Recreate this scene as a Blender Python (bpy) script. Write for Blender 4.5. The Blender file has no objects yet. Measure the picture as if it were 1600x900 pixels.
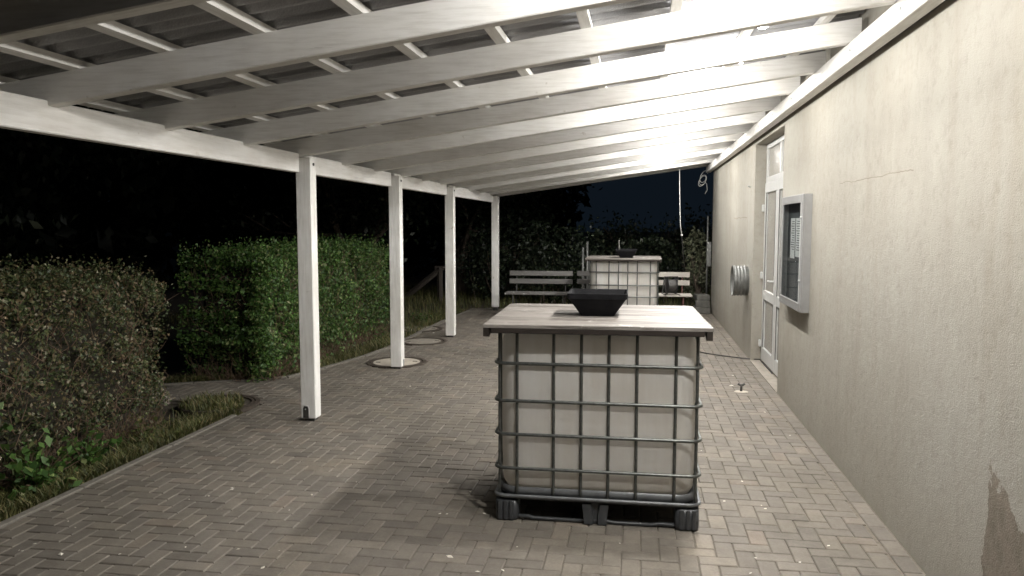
import bpy, math, random
import numpy as np
from mathutils import Vector, Matrix
random.seed(7); rng = np.random.default_rng(11)
S = bpy.context.scene
C = S.collection

# ------------------------------------------------------------------ camera
CAMZ = 1.767
cam_d = bpy.data.cameras.new('camera'); cam = bpy.data.objects.new('camera', cam_d); C.objects.link(cam)
cam_d.sensor_width = 36.0; cam_d.lens = 1190.0/1600.0*36.0
cam_d.clip_start = 0.05; cam_d.clip_end = 500.0
F_, VX, VY = 1190.0, 998.5, 351.4
_y = Vector((VX-800, VY-450, F_)).normalized()          # world Y seen from the camera (x right, y down, z forward)
_up = Vector((0, -1, 0)); _fw = Vector((0, 0, 1))
_z = (_up - _fw*(_up.dot(_y)/_fw.dot(_y))).normalized()
_x = _y.cross(_z)
right = Vector((_x[0], _y[0], _z[0])); down = Vector((_x[1], _y[1], _z[1])); fwd = Vector((_x[2], _y[2], _z[2]))
M = Matrix((( right[0], -down[0], -fwd[0], 0), (right[1], -down[1], -fwd[1], 0), (right[2], -down[2], -fwd[2], CAMZ), (0,0,0,1)))
cam.matrix_world = M
S.camera = cam
def proj(p):
    d = Vector((p[0], p[1], p[2]-CAMZ)); w = d.dot(fwd)
    if w < 0.05: return None
    return 800+F_*d.dot(right)/w, 450+F_*d.dot(down)/w, w

# ------------------------------------------------------------------ night sky, exposure
world = bpy.data.worlds.new('World'); S.world = world; world.use_nodes = True
wn = world.node_tree.nodes; wl = world.node_tree.links
bg = wn['Background']
bg.inputs[0].default_value = (0.0022, 0.0036, 0.0056, 1); bg.inputs[1].default_value = 0.95      # clear moonless night
S.view_settings.view_transform = 'Standard'; S.view_settings.look = 'None'
S.view_settings.exposure = 1.03; S.view_settings.gamma = 1.0
S.render.engine = 'CYCLES'
S.cycles.max_bounces = 6; S.cycles.diffuse_bounces = 4; S.cycles.transparent_max_bounces = 8
LAMP_WATTS = 27.0; FLOOD_WATTS = 21.0; LAMP_GLOW = 60.0
LAMP_COL = (1.0, 0.98, 0.945)

# ------------------------------------------------------------------ node helpers
def mat(name, base=(0.5,0.5,0.5), rough=0.6, metal=0.0, spec=0.5):
    m = bpy.data.materials.new(name); m.use_nodes = True
    b = m.node_tree.nodes['Principled BSDF']
    b.inputs['Base Color'].default_value = (*base, 1); b.inputs['Roughness'].default_value = rough
    b.inputs['Metallic'].default_value = metal; b.inputs['Specular IOR Level'].default_value = spec
    return m, m.node_tree.nodes, m.node_tree.links, b
def node(n, t, **kw):
    x = n.new(t)
    for k, v in kw.items(): setattr(x, k, v)
    return x
def noise(n, l, vec, scale=5, detail=6, rough=0.55, stretch=None):
    t = n.new('ShaderNodeTexNoise'); t.inputs['Scale'].default_value = scale; t.inputs['Detail'].default_value = detail; t.inputs['Roughness'].default_value = rough
    if stretch:
        mp = n.new('ShaderNodeMapping'); mp.inputs['Scale'].default_value = stretch; l.new(vec, mp.inputs['Vector']); vec = mp.outputs[0]
    l.new(vec, t.inputs['Vector']); return t.outputs['Fac']
def ramp(n, l, fac, stops):
    r = n.new('ShaderNodeValToRGB'); e = r.color_ramp.elements
    while len(e) < len(stops): e.new(0.5)
    for i, (p, c) in enumerate(stops):
        e[i].position = p; e[i].color = (*c, 1) if len(c) == 3 else c
    l.new(fac, r.inputs[0]); return r.outputs[0]
def mixc(n, l, fac, a, b, mode='MIX'):
    m = n.new('ShaderNodeMix'); m.data_type = 'RGBA'; m.blend_type = mode
    if isinstance(fac, (int, float)): m.inputs[0].default_value = fac
    else: l.new(fac, m.inputs[0])
    for s, v in ((6, a), (7, b)):
        if isinstance(v, tuple): m.inputs[s].default_value = (*v, 1)
        else: l.new(v, m.inputs[s])
    return m.outputs[2]
def mth(n, l, op, a, b=None, clamp=False):
    m = n.new('ShaderNodeMath'); m.operation = op; m.use_clamp = clamp
    for i, v in enumerate((a, b)):
        if v is None: continue
        if isinstance(v, (int, float)): m.inputs[i].default_value = v
        else: l.new(v, m.inputs[i])
    return m.outputs[0]
def bump(n, l, b, h, strength=0.3, dist=0.01):
    x = n.new('ShaderNodeBump'); x.inputs['Strength'].default_value = strength; x.inputs['Distance'].default_value = dist
    l.new(h, x.inputs['Height']); l.new(x.outputs[0], b.inputs['Normal']); return x
def pos(n): return n.new('ShaderNodeNewGeometry').outputs['Position']
def objc(n): return n.new('ShaderNodeTexCoord').outputs['Object']

def island_rand(n, l):
    g = n.new('ShaderNodeNewGeometry'); o = n.new('ShaderNodeObjectInfo')
    return mth(n, l, 'FRACT', mth(n, l, 'ADD', g.outputs['Random Per Island'], o.outputs['Random']))

# ---- materials
def m_paint(name, grain):   # white painted timber, grain direction stretch
    m, n, l, b = mat(name, (0.8,0.79,0.76), 0.55)
    p = pos(n)
    a = noise(n, l, p, 1.0, 6, 0.6, grain); g = noise(n, l, p, 1.3, 4, 0.6)
    c1 = ramp(n, l, a, [(0.3, (0.66,0.645,0.61)), (0.55, (0.79,0.78,0.755)), (0.8, (0.82,0.81,0.79))])
    c2 = ramp(n, l, g, [(0.35, (0.86,0.845,0.82)), (0.6, (1,1,1))])
    k = noise(n, l, p, 9, 3, 0.5)
    c3 = ramp(n, l, k, [(0.22, (0.62,0.58,0.52)), (0.28, (1,1,1))])
    ck = noise(n, l, p, 1.0, 5, 0.7, tuple(q*1.6 if q > 10 else q*0.5 for q in grain))
    c4 = ramp(n, l, ck, [(0.27, (0.55,0.52,0.48)), (0.31, (1,1,1))])
    c5 = mixc(n, l, 1.0, mixc(n, l, 1.0, c1, c2, 'MULTIPLY'), c3, 'MULTIPLY')
    l.new(mixc(n, l, 1.0, c5, c4, 'MULTIPLY'), b.inputs['Base Color'])
    bump(n, l, b, a, 0.35, 0.004); return m
M_RAFTER = m_paint('white_paint_rafter', (5, 60, 60))
M_POST = m_paint('white_paint_post', (50, 50, 4))
M_BEAM = m_paint('white_paint_beam', (50, 4, 50))

def m_plaster():
    m, n, l, b = mat('plaster', (0.6,0.57,0.5), 0.85, spec=0.2)
    p = pos(n)
    big = noise(n, l, p, 0.8, 5, 0.6)
    strk = noise(n, l, p, 1.0, 6, 0.65, (5, 5, 0.8))
    fine = noise(n, l, p, 14, 6, 0.7); grit = noise(n, l, p, 140, 3, 0.6)
    c = ramp(n, l, big, [(0.3, (0.30,0.28,0.24)), (0.48, (0.335,0.317,0.276)), (0.72, (0.365,0.35,0.31))])
    c = mixc(n, l, 1.0, c, ramp(n, l, strk, [(0.32, (0.93,0.91,0.88)), (0.5, (0.99,0.985,0.975)), (0.72, (1.03,1.03,1.02))]), 'MULTIPLY')
    c = mixc(n, l, 1.0, c, ramp(n, l, fine, [(0.28, (0.86,0.85,0.83)), (0.5, (1,1,1))]), 'MULTIPLY')
    sx = n.new('ShaderNodeSeparateXYZ'); l.new(p, sx.inputs[0]); Y, Z = sx.outputs[1], sx.outputs[2]
    # splash dirt near the ground
    low = mth(n, l, 'MULTIPLY', mth(n, l, 'SUBTRACT', 0.55, Z, True), mth(n, l, 'MULTIPLY', strk, 0.9), True)
    c = mixc(n, l, low, c, (0.25,0.22,0.175))
    # plaster fallen off near the camera: bare grey-brown render with a ragged outline
    nz = noise(n, l, p, 6, 5, 0.7)
    edge = mth(n, l, 'ADD', Y, mth(n, l, 'MULTIPLY', mth(n, l, 'SUBTRACT', nz, 0.5), 0.16))
    top = mth(n, l, 'ADD', Z, mth(n, l, 'MULTIPLY', mth(n, l, 'SUBTRACT', nz, 0.5), 0.35))
    lim = mth(n, l, 'ADD', 0.74, mth(n, l, 'MULTIPLY', mth(n, l, 'SUBTRACT', Y, 3.40), 0.55))
    inY = mth(n, l, 'LESS_THAN', edge, 3.425); inZ = mth(n, l, 'LESS_THAN', top, lim)
    msk = mth(n, l, 'MULTIPLY', inY, inZ)
    c = mixc(n, l, msk, c, ramp(n, l, fine, [(0.3, (0.16,0.14,0.11)), (0.7, (0.24,0.205,0.165))]))
    # hairline cracks (run along the wall)
    def crack(y0, y1, z0, slope, amp, w=0.0035):
        wob = mth(n, l, 'MULTIPLY', mth(n, l, 'SUBTRACT', noise(n, l, p, 5, 4, 0.6), 0.5), amp)
        zz = mth(n, l, 'ADD', mth(n, l, 'ADD', z0, wob), mth(n, l, 'MULTIPLY', mth(n, l, 'SUBTRACT', Y, y0), slope))
        d = mth(n, l, 'ABSOLUTE', mth(n, l, 'SUBTRACT', Z, zz))
        return mth(n, l, 'MULTIPLY', mth(n, l, 'LESS_THAN', d, w), mth(n, l, 'MULTIPLY', mth(n, l, 'GREATER_THAN', Y, y0), mth(n, l, 'LESS_THAN', Y, y1)))
    ck = crack(4.47, 6.0, 2.065, 0.004, 0.05, 0.0028)
    ck2 = crack(10.9, 12.4, 1.87, 0.0, 0.06, 0.005)
    cks = mth(n, l, 'MAXIMUM', ck, ck2)
    c = mixc(n, l, mth(n, l, 'MULTIPLY', cks, 0.75), c, (0.2,0.17,0.13))
    l.new(c, b.inputs['Base Color'])
    h = mth(n, l, 'ADD', mth(n, l, 'MULTIPLY', fine, 0.7), mth(n, l, 'MULTIPLY', grit, 0.45))
    h = mth(n, l, 'SUBTRACT', h, mth(n, l, 'MULTIPLY', msk, 1.2)); h = mth(n, l, 'SUBTRACT', h, mth(n, l, 'MULTIPLY', cks, 0.6))
    bump(n, l, b, h, 0.8, 0.009); return m
M_PLASTER = m_plaster()

def m_paver():
    m, n, l, b = mat('paver_concrete', (0.3,0.26,0.22), 0.75, spec=0.3)
    p = pos(n); r = island_rand(n, l)
    c = ramp(n, l, r, [(0.0, (0.148,0.132,0.113)), (0.35, (0.17,0.152,0.129)), (0.75, (0.187,0.166,0.14)), (0.95, (0.207,0.182,0.151)), (1.0, (0.196,0.164,0.135))])
    big = noise(n, l, p, 0.7, 5, 0.6); g = noise(n, l, p, 60, 5, 0.7); md = noise(n, l, p, 9, 5, 0.65)
    c = mixc(n, l, 1.0, c, ramp(n, l, big, [(0.3, (0.74,0.74,0.70)), (0.55, (1,1,1)), (0.75, (1.12,1.09,1.02))]), 'MULTIPLY')
    c = mixc(n, l, 1.0, c, ramp(n, l, md, [(0.3, (0.8,0.79,0.77)), (0.55, (1,1,1)), (0.75, (1.12,1.11,1.08))]), 'MULTIPLY')
    c = mixc(n, l, 1.0, c, ramp(n, l, g, [(0.3, (0.84,0.83,0.82)), (0.7, (1.08,1.08,1.08))]), 'MULTIPLY')
    # whitish efflorescence and spills
    w = mth(n, l, 'MULTIPLY', ramp(n, l, noise(n, l, p, 2.3, 7, 0.75), [(0.64, (0,0,0)), (0.74, (1,1,1))]), 0.35)
    c = mixc(n, l, w, c, (0.5,0.46,0.39))
    l.new(c, b.inputs['Base Color'])
    bump(n, l, b, mth(n, l, 'ADD', g, mth(n, l, 'MULTIPLY', md, 0.6)), 0.4, 0.003); return m
M_PAVER = m_paver()

def m_simple(name, c0, c1, scale=20, rough=0.7, metal=0.0, bstr=0.2, stretch=None, spec=0.5, detail=5):
    m, n, l, b = mat(name, c0, rough, metal, spec)
    p = objc(n); a = noise(n, l, p, scale, detail, 0.6, stretch)
    l.new(ramp(n, l, a, [(0.3, c0), (0.7, c1)]), b.inputs['Base Color'])
    if bstr: bump(n, l, b, a, bstr, 0.004)
    return m
M_SAND = m_simple('joint_sand', (0.10,0.085,0.065), (0.2,0.175,0.14), 40, 0.95)
M_KERB = m_simple('kerb_concrete', (0.13,0.118,0.098), (0.2,0.182,0.153), 25, 0.85)
M_SOIL = m_simple('soil', (0.035,0.028,0.018), (0.075,0.06,0.04), 12, 0.95, bstr=0.6)
M_BLACK = m_simple('black_plastic', (0.016,0.017,0.019), (0.024,0.025,0.028), 30, 0.42, bstr=0.08)
M_BOWL = m_simple('bowl_black_metal', (0.006,0.006,0.007), (0.011,0.011,0.012), 18, 0.6, bstr=0.05, spec=0.1)
M_PALLET = m_simple('pallet_plastic', (0.035,0.037,0.04), (0.06,0.063,0.066), 14, 0.42, bstr=0.12)
M_TRAY = m_simple('tray_steel', (0.10,0.104,0.108), (0.17,0.175,0.178), 14, 0.45, 0.3, 0.08)
M_STEEL = m_simple('cage_steel', (0.085,0.092,0.085), (0.16,0.165,0.155), 35, 0.42, 0.75, 0.1)
M_GALV = m_simple('galvanised', (0.36,0.37,0.36), (0.5,0.51,0.5), 25, 0.42, 0.7, 0.08)
M_VENT = m_simple('vent_zinc', (0.10,0.102,0.096), (0.17,0.172,0.162), 14, 0.5, 0.3, 0.1)
M_DARKSTEEL = m_simple('dark_steel', (0.05,0.048,0.045), (0.09,0.085,0.08), 30, 0.5, 0.5, 0.1)
M_RUST = m_simple('rusty_steel', (0.07,0.03,0.024), (0.12,0.05,0.04), 30, 0.7, 0.2, 0.2)
M_PVC = m_simple('white_pvc', (0.5,0.5,0.485), (0.56,0.56,0.545), 6, 0.38, bstr=0.0)
M_ALU = m_simple('silver_aluminium', (0.25,0.247,0.24), (0.29,0.286,0.28), 10, 0.5, 0.25, 0.03)
M_BOARD = m_simple('notice_felt', (0.05,0.052,0.055), (0.065,0.067,0.07), 80, 0.95)
M_PAPER = m_simple('paper', (0.72,0.71,0.69), (0.78,0.77,0.75), 8, 0.8, bstr=0)
M_INK = m_simple('ink', (0.06,0.06,0.06), (0.09,0.09,0.09), 8, 0.8, bstr=0)
M_CABLE = m_simple('black_cable', (0.03,0.028,0.026), (0.05,0.046,0.042), 20, 0.55, bstr=0)
M_WCABLE = m_simple('white_cable', (0.62,0.61,0.58), (0.7,0.69,0.66), 20, 0.5, bstr=0)
M_IRON = m_simple('cast_iron', (0.06,0.05,0.042), (0.11,0.085,0.065), 30, 0.7, 0.4, 0.3)
M_CONC = m_simple('pale_concrete', (0.42,0.37,0.30), (0.56,0.51,0.43), 9, 0.85, bstr=0.3)
M_CONCD = m_simple('worn_concrete', (0.22,0.195,0.16), (0.31,0.28,0.235), 9, 0.85, bstr=0.3)
M_STONE = m_simple('grey_stone', (0.07,0.068,0.06), (0.13,0.125,0.11), 9, 0.85, bstr=0.4)
M_SILVERWOOD = m_simple('grey_bench_wood', (0.10,0.095,0.09), (0.175,0.168,0.16), 3, 0.75, bstr=0.3, stretch=(1.2,40,40))
M_PALEWOOD = m_simple('pale_bench_wood', (0.30,0.275,0.24), (0.42,0.39,0.35), 3, 0.7, bstr=0.3, stretch=(1.2,40,40))
M_DARKWOOD = m_simple('dark_timber', (0.035,0.028,0.022), (0.07,0.058,0.046), 3, 0.8, bstr=0.3, stretch=(2,30,30))
M_RIM = m_simple('dark_stained_rim', (0.016,0.012,0.01), (0.028,0.022,0.018), 5, 0.7, bstr=0.2, spec=0.2)
M_BARK = m_simple('bark', (0.06,0.045,0.033), (0.13,0.10,0.075), 9, 0.95, bstr=0.8, stretch=(4,4,0.7))
M_TWIG = m_simple('twig', (0.09,0.055,0.035), (0.19,0.125,0.08), 30, 0.85, bstr=0)
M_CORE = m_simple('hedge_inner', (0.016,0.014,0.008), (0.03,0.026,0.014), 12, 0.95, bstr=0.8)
M_RUBBER = m_simple('screw_cap', (0.012,0.012,0.012), (0.02,0.02,0.02), 30, 0.6, bstr=0)
M_CRUMB = m_simple('pale_crumbs', (0.55,0.5,0.42), (0.78,0.74,0.66), 60, 0.8, bstr=0)

def m_table():
    m, n, l, b = mat('table_planks', (0.4,0.35,0.3), 0.6, spec=0.35)
    p = objc(n); o = n.new('ShaderNodeObjectInfo')
    off = n.new('ShaderNodeVectorMath'); off.operation = 'ADD'; l.new(p, off.inputs[0])
    cx = n.new('ShaderNodeCombineXYZ'); l.new(mth(n, l, 'MULTIPLY', o.outputs['Random'], 37.0), cx.inputs[0]); l.new(cx.outputs[0], off.inputs[1])
    v = off.outputs[0]
    g = noise(n, l, v, 1.0, 7, 0.65, (1.6, 34, 34)); g2 = noise(n, l, v, 1.0, 4, 0.6, (1.1, 7, 7)); sp = noise(n, l, v, 4.5, 6, 0.75)
    c = ramp(n, l, g, [(0.38, (0.06,0.052,0.044)), (0.48, (0.165,0.151,0.136)), (0.66, (0.255,0.24,0.222))])
    c = mixc(n, l, 1.0, c, ramp(n, l, g2, [(0.32, (0.76,0.73,0.71)), (0.6, (1.02,1.01,1.0))]), 'MULTIPLY')
    c = mixc(n, l, mth(n, l, 'MULTIPLY', ramp(n, l, sp, [(0.62, (0,0,0)), (0.68, (1,1,1))]), 0.55), c, (0.5,0.48,0.45))
    l.new(c, b.inputs['Base Color']); bump(n, l, b, g, 0.5, 0.003); return m
M_TABLE = m_table()

def m_tank():
    m, n, l, b = mat('tank_hdpe', (0.78,0.76,0.72), 0.38, spec=0.35)
    p = objc(n); a = noise(n, l, p, 2.2, 5, 0.6); g = noise(n, l, p, 1.0, 5, 0.6, (9, 9, 1.2))
    sz = n.new('ShaderNodeSeparateXYZ'); l.new(p, sz.inputs[0])
    c = ramp(n, l, a, [(0.3, (0.74,0.71,0.66)), (0.7, (0.82,0.81,0.785))])
    c = mixc(n, l, 1.0, c, ramp(n, l, g, [(0.3, (0.90,0.88,0.85)), (0.6, (1,1,1))]), 'MULTIPLY')
    dirt = mth(n, l, 'MULTIPLY', mth(n, l, 'SUBTRACT', 0.40, sz.outputs[2], True), mth(n, l, 'MULTIPLY', a, 2.2), True)
    c = mixc(n, l, dirt, c, (0.42,0.36,0.27))
    l.new(c, b.inputs['Base Color'])
    tr = n.new('ShaderNodeBsdfTranslucent'); l.new(c, tr.inputs[0])
    mx = n.new('ShaderNodeMixShader'); mx.inputs[0].default_value = 0.5
    l.new(b.outputs[0], mx.inputs[1]); l.new(tr.outputs[0], mx.inputs[2])
    l.new(mx.outputs[0], n['Material Output'].inputs[0]); return m
M_TANK = m_tank()

def m_sheet():
    m, n, l, b = mat('corrugated_sheet', (0.2,0.2,0.205), 0.3, spec=0.5)
    p = pos(n); g = noise(n, l, p, 1.5, 4, 0.6)
    vo = n.new('ShaderNodeTexVoronoi'); vo.inputs['Scale'].default_value = 95; l.new(p, vo.inputs['Vector'])
    l.new(ramp(n, l, g, [(0.3, (0.32,0.32,0.325)), (0.7, (0.44,0.44,0.45))]), b.inputs['Base Color'])
    bump(n, l, b, vo.outputs['Distance'], 0.5, 0.004)
    t = n.new('ShaderNodeBsdfTransparent'); t.inputs[0].default_value = (0.6,0.6,0.62,1)
    mx = n.new('ShaderNodeMixShader'); mx.inputs[0].default_value = 0.15
    l.new(b.outputs[0], mx.inputs[1]); l.new(t.outputs[0], mx.inputs[2]); l.new(mx.outputs[0], n['Material Output'].inputs[0]); return m
M_SHEET = m_sheet()

def m_glass(name, tint, rough, alpha):
    m, n, l, b = mat(name, tint, rough, spec=0.6)
    if alpha < 1:
        t = n.new('ShaderNodeBsdfTransparent'); t.inputs[0].default_value = (0.9,0.92,0.92,1)
        mx = n.new('ShaderNodeMixShader'); mx.inputs[0].default_value = 1-alpha
        l.new(b.outputs[0], mx.inputs[1]); l.new(t.outputs[0], mx.inputs[2]); l.new(mx.outputs[0], n['Material Output'].inputs[0])
    return m
M_DOORGLASS, _n, _l, _b = mat('ornamental_door_glass', (0.33,0.31,0.27), 0.22, spec=0.6)
_g = noise(_n, _l, objc(_n), 60, 4, 0.6); bump(_n, _l, _b, _g, 0.5, 0.004)
_l.new(ramp(_n, _l, _g, [(0.3, (0.26,0.25,0.22)), (0.7, (0.38,0.36,0.32))]), _b.inputs['Base Color'])
M_CASEGLASS = m_glass('case_glass', (0.02,0.02,0.022), 0.03, 0.16)

def m_leaf(name, stops, rough=0.5, trans=0.25):
    m, n, l, b = mat(name, (0.05,0.08,0.02), rough, spec=0.4)
    g = n.new('ShaderNodeNewGeometry')
    c = ramp(n, l, g.outputs['Random Per Island'], stops)
    big = noise(n, l, g.outputs['Position'], 1.6, 4, 0.6)
    c = mixc(n, l, 1.0, c, ramp(n, l, big, [(0.3, (0.62,0.62,0.6)), (0.65, (1.1,1.1,1.05))]), 'MULTIPLY')
    l.new(c, b.inputs['Base Color'])
    t = n.new('ShaderNodeBsdfTranslucent'); l.new(c, t.inputs[0])
    mx = n.new('ShaderNodeMixShader'); mx.inputs[0].default_value = trans
    l.new(b.outputs[0], mx.inputs[1]); l.new(t.outputs[0], mx.inputs[2]); l.new(mx.outputs[0], n['Material Output'].inputs[0]); return m
M_LEAF_A = m_leaf('leaf_olive', [(0, (0.045,0.065,0.026)), (0.35, (0.08,0.108,0.042)), (0.62, (0.125,0.135,0.058)), (0.82, (0.17,0.12,0.065)), (0.94, (0.22,0.17,0.10)), (0.98, (0.38,0.37,0.27))])
M_LEAF_B = m_leaf('leaf_green', [(0, (0.034,0.078,0.02)), (0.4, (0.066,0.138,0.03)), (0.75, (0.10,0.19,0.042)), (0.95, (0.16,0.19,0.065)), (1, (0.26,0.27,0.15))])
M_LEAF_T = m_leaf('leaf_tree', [(0, (0.010,0.017,0.009)), (0.6, (0.019,0.03,0.015)), (0.93, (0.036,0.046,0.024)), (1, (0.09,0.10,0.055))])
M_LEAF_D = m_leaf('leaf_dark', [(0, (0.006,0.009,0.005)), (0.6, (0.01,0.014,0.007)), (1, (0.016,0.02,0.01))], 0.7)
M_LEAF_P = m_leaf('leaf_pale_shrub', [(0, (0.06,0.07,0.04)), (0.6, (0.11,0.12,0.075)), (1, (0.19,0.19,0.13))])
M_GRASS = m_leaf('grass', [(0, (0.055,0.07,0.025)), (0.5, (0.11,0.125,0.04)), (0.82, (0.19,0.175,0.07)), (1, (0.30,0.24,0.13))], 0.55)

# ------------------------------------------------------------------ mesh helpers
class MB:
    def __init__(s): s.v = []; s.f = []; s.sm = []
    def add(s, vs, fs, smooth=False):
        k = len(s.v); s.v.extend([tuple(a) for a in vs]); s.f.extend([tuple(i+k for i in f) for f in fs]); s.sm.extend([smooth]*len(fs)); return s
    def box(s, x0, x1, y0, y1, z0, z1, bev=0.0):
        if bev <= 0:
            vs = [(x0,y0,z0),(x1,y0,z0),(x1,y1,z0),(x0,y1,z0),(x0,y0,z1),(x1,y0,z1),(x1,y1,z1),(x0,y1,z1)]
            return s.add(vs, [(0,3,2,1),(4,5,6,7),(0,1,5,4),(1,2,6,5),(2,3,7,6),(3,0,4,7)])
        b = bev; vs = []; idx = {}
        for ix, X in ((0,x0),(1,x1)):
            for iy, Y in ((0,y0),(1,y1)):
                for iz, Z in ((0,z0),(1,z1)):
                    dx = b if ix == 0 else -b; dy = b if iy == 0 else -b; dz = b if iz == 0 else -b
                    idx[ix,iy,iz] = len(vs); vs += [(X,Y+dy,Z+dz),(X+dx,Y,Z+dz),(X+dx,Y+dy,Z)]
        f = []
        q = lambda *k: [idx[a]+c for a, c in k]
        for i in (0,1):
            r = [q(((i,0,0),0),((i,1,0),0),((i,1,1),0),((i,0,1),0)), q(((0,i,0),1),((1,i,0),1),((1,i,1),1),((0,i,1),1)), q(((0,0,i),2),((1,0,i),2),((1,1,i),2),((0,1,i),2))]
            for k, a in enumerate(r):
                flip = (i == 0) if k != 1 else (i == 1)
                f.append(tuple(reversed(a)) if flip else tuple(a))
        for i in (0,1):
            for j in (0,1):
                f.append(tuple(q(((0,i,j),1),((1,i,j),1),((1,i,j),2),((0,i,j),2))))
                f.append(tuple(q(((i,0,j),0),((i,1,j),0),((i,1,j),2),((i,0,j),2))))
                f.append(tuple(q(((i,j,0),0),((i,j,1),0),((i,j,1),1),((i,j,0),1))))
        for k in idx: f.append((idx[k], idx[k]+1, idx[k]+2))
        return s.add(vs, f)
    def tube(s, pts, r, seg=8, closed=False, caps=True, smooth=True):
        pts = [Vector(p) for p in pts]; N = len(pts); rs = r if isinstance(r, (list, tuple)) else [r]*N
        vs = []; fs = []; prev = None
        for i, p in enumerate(pts):
            if closed: t = (pts[(i+1) % N]-pts[i-1]).normalized()
            else: t = (pts[min(i+1, N-1)]-pts[max(i-1, 0)]).normalized()
            if prev is None:
                a = Vector((0,0,1)) if abs(t.z) < 0.9 else Vector((1,0,0)); u = t.cross(a).normalized()
            else: u = (prev-t*prev.dot(t)).normalized()
            w = t.cross(u); prev = u
            for k in range(seg):
                an = 2*math.pi*k/seg; vs.append(p+(u*math.cos(an)+w*math.sin(an))*rs[i])
        for i in range(N if closed else N-1):
            j = (i+1) % N
            for k in range(seg): fs.append((i*seg+k, i*seg+(k+1) % seg, j*seg+(k+1) % seg, j*seg+k))
        if caps and not closed: fs += [tuple(reversed(range(seg))), tuple(range((N-1)*seg, N*seg))]
        return s.add(vs, fs, smooth)
    def rings(s, rings, cap0=True, cap1=True, smooth=True):
        n = len(rings[0]); vs = [p for r in rings for p in r]; fs = []
        for i in range(len(rings)-1):
            for k in range(n): fs.append((i*n+k, i*n+(k+1) % n, (i+1)*n+(k+1) % n, (i+1)*n+k))
        s.add(vs, fs, smooth)
        k = len(s.v)-len(vs)
        if cap0: s.f.append(tuple(k+i for i in reversed(range(n)))); s.sm.append(False)
        if cap1: s.f.append(tuple(k+(len(rings)-1)*n+i for i in range(n))); s.sm.append(False)
        return s
    def mesh(s, name, m):
        me = bpy.data.meshes.new(name); me.from_pydata(s.v, [], s.f); me.polygons.foreach_set('use_smooth', s.sm); me.materials.append(m); me.update(); return me
    def build(s, name, m, parent=None):
        return link(name, s.mesh(name, m), parent)
def link(name, me, parent=None):
    o = bpy.data.objects.new(name, me); C.objects.link(o)
    if parent: o.parent = parent
    return o
def tag(o, label=None, cat=None, group=None, kind=None):
    if label: o['label'] = label
    if cat: o['category'] = cat
    if group: o['group'] = group
    if kind: o['kind'] = kind
    return o
def thing(name, loc, label, cat, group=None, rz=0.0):
    o = bpy.data.objects.new(name, None); o.empty_display_size = 0.1; C.objects.link(o); o.location = loc; o.rotation_euler.z = rz
    return tag(o, label, cat, group)
def rrect(hx, hy, r, z, n=5, cx=0.0, cy=0.0):
    out = []
    for sx, sy, a0 in ((1,1,0),(-1,1,90),(-1,-1,180),(1,-1,270)):
        for k in range(n+1):
            a = math.radians(a0+90*k/n); out.append((cx+sx*(hx-r)+r*math.cos(a), cy+sy*(hy-r)+r*math.sin(a), z))
    return out
def np_mesh(name, verts, faces, m, parent=None):
    me = bpy.data.meshes.new(name); nv, nf, k = len(verts), len(faces), faces.shape[1]
    me.vertices.add(nv); me.vertices.foreach_set('co', verts.astype(np.float32).ravel())
    me.loops.add(nf*k); me.loops.foreach_set('vertex_index', faces.astype(np.int32).ravel())
    me.polygons.add(nf); me.polygons.foreach_set('loop_start', (np.arange(nf)*k).astype(np.int32))
    me.update(calc_edges=True); me.materials.append(m); return link(name, me, parent)
def leaves(name, P, size, m, parent=None, outward=None, obias=0.6, wid=0.55, droop=0.0):
    """one small folded diamond leaf at each point"""
    n = len(P); L = size*(0.6+0.8*rng.random(n))[:, None]
    d = rng.normal(size=(n,3)); d[:, 2] -= droop; d /= np.linalg.norm(d, axis=1, keepdims=True)
    nn = rng.normal(size=(n,3))
    if outward is not None: nn = nn*(1-obias)+outward*obias*1.6
    s = np.cross(d, nn); s /= (np.linalg.norm(s, axis=1, keepdims=True)+1e-9); up = np.cross(s, d)
    w = L*wid*0.5
    a = P-d*L*0.5; b = P+s*w+up*w*0.35-d*L*0.05; c = P+d*L*0.5; e = P-s*w+up*w*0.35-d*L*0.05
    V = np.stack([a, b, c, e], 1).reshape(-1, 3); Fq = np.arange(n*4).reshape(n, 4)
    return np_mesh(name, V, Fq, m, parent)

# ================================================================== SETTING
# ground: soil sheet to the horizon
g = MB(); N = 24
xs = [-150,-60,-30]+[-14+k for k in range(0, 34, 2)]+[40,90,150]
ys = [-150,-60,-20]+[-6+2*k for k in range(0, 22)]+[60,100,200]
vs = [(x, y, -0.055+0.0*(x+y)) for y in ys for x in xs]
g.add(vs, [(j*len(xs)+i, j*len(xs)+i+1, (j+1)*len(xs)+i+1, (j+1)*len(xs)+i) for j in range(len(ys)-1) for i in range(len(xs)-1)])
tag(g.build('ground', M_SOIL), kind='structure')

# paving: bed of sand with herringbone pavers
XW = 1.465
def left_edge(y):
    if y < 6.95: return -3.66
    if y < 7.5: return -9.0
    if y < 8.2: return -5.3+(y-7.5)*2.0
    if y < 10.4: return -3.9+(y-8.2)*0.19
    return -3.5
bed = MB()
prev = None
yy = [-3.0, 6.94, 6.95, 7.49, 7.5, 8.2, 10.4, 15.6]
for y0, y1 in ((-3.0,6.95),(6.95,7.5),(7.5,8.2),(8.2,10.4),(10.4,15.75)):
    a, b2 = left_edge(y0+1e-4), left_edge(y1-1e-4)
    bed.add([(a,y0,-0.009),(1.9,y0,-0.009),(1.9,y1,-0.009),(b2,y1,-0.009)], [(0,1,2,3)])
paving = tag(bed.build('paving', M_SAND), kind='structure')

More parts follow.
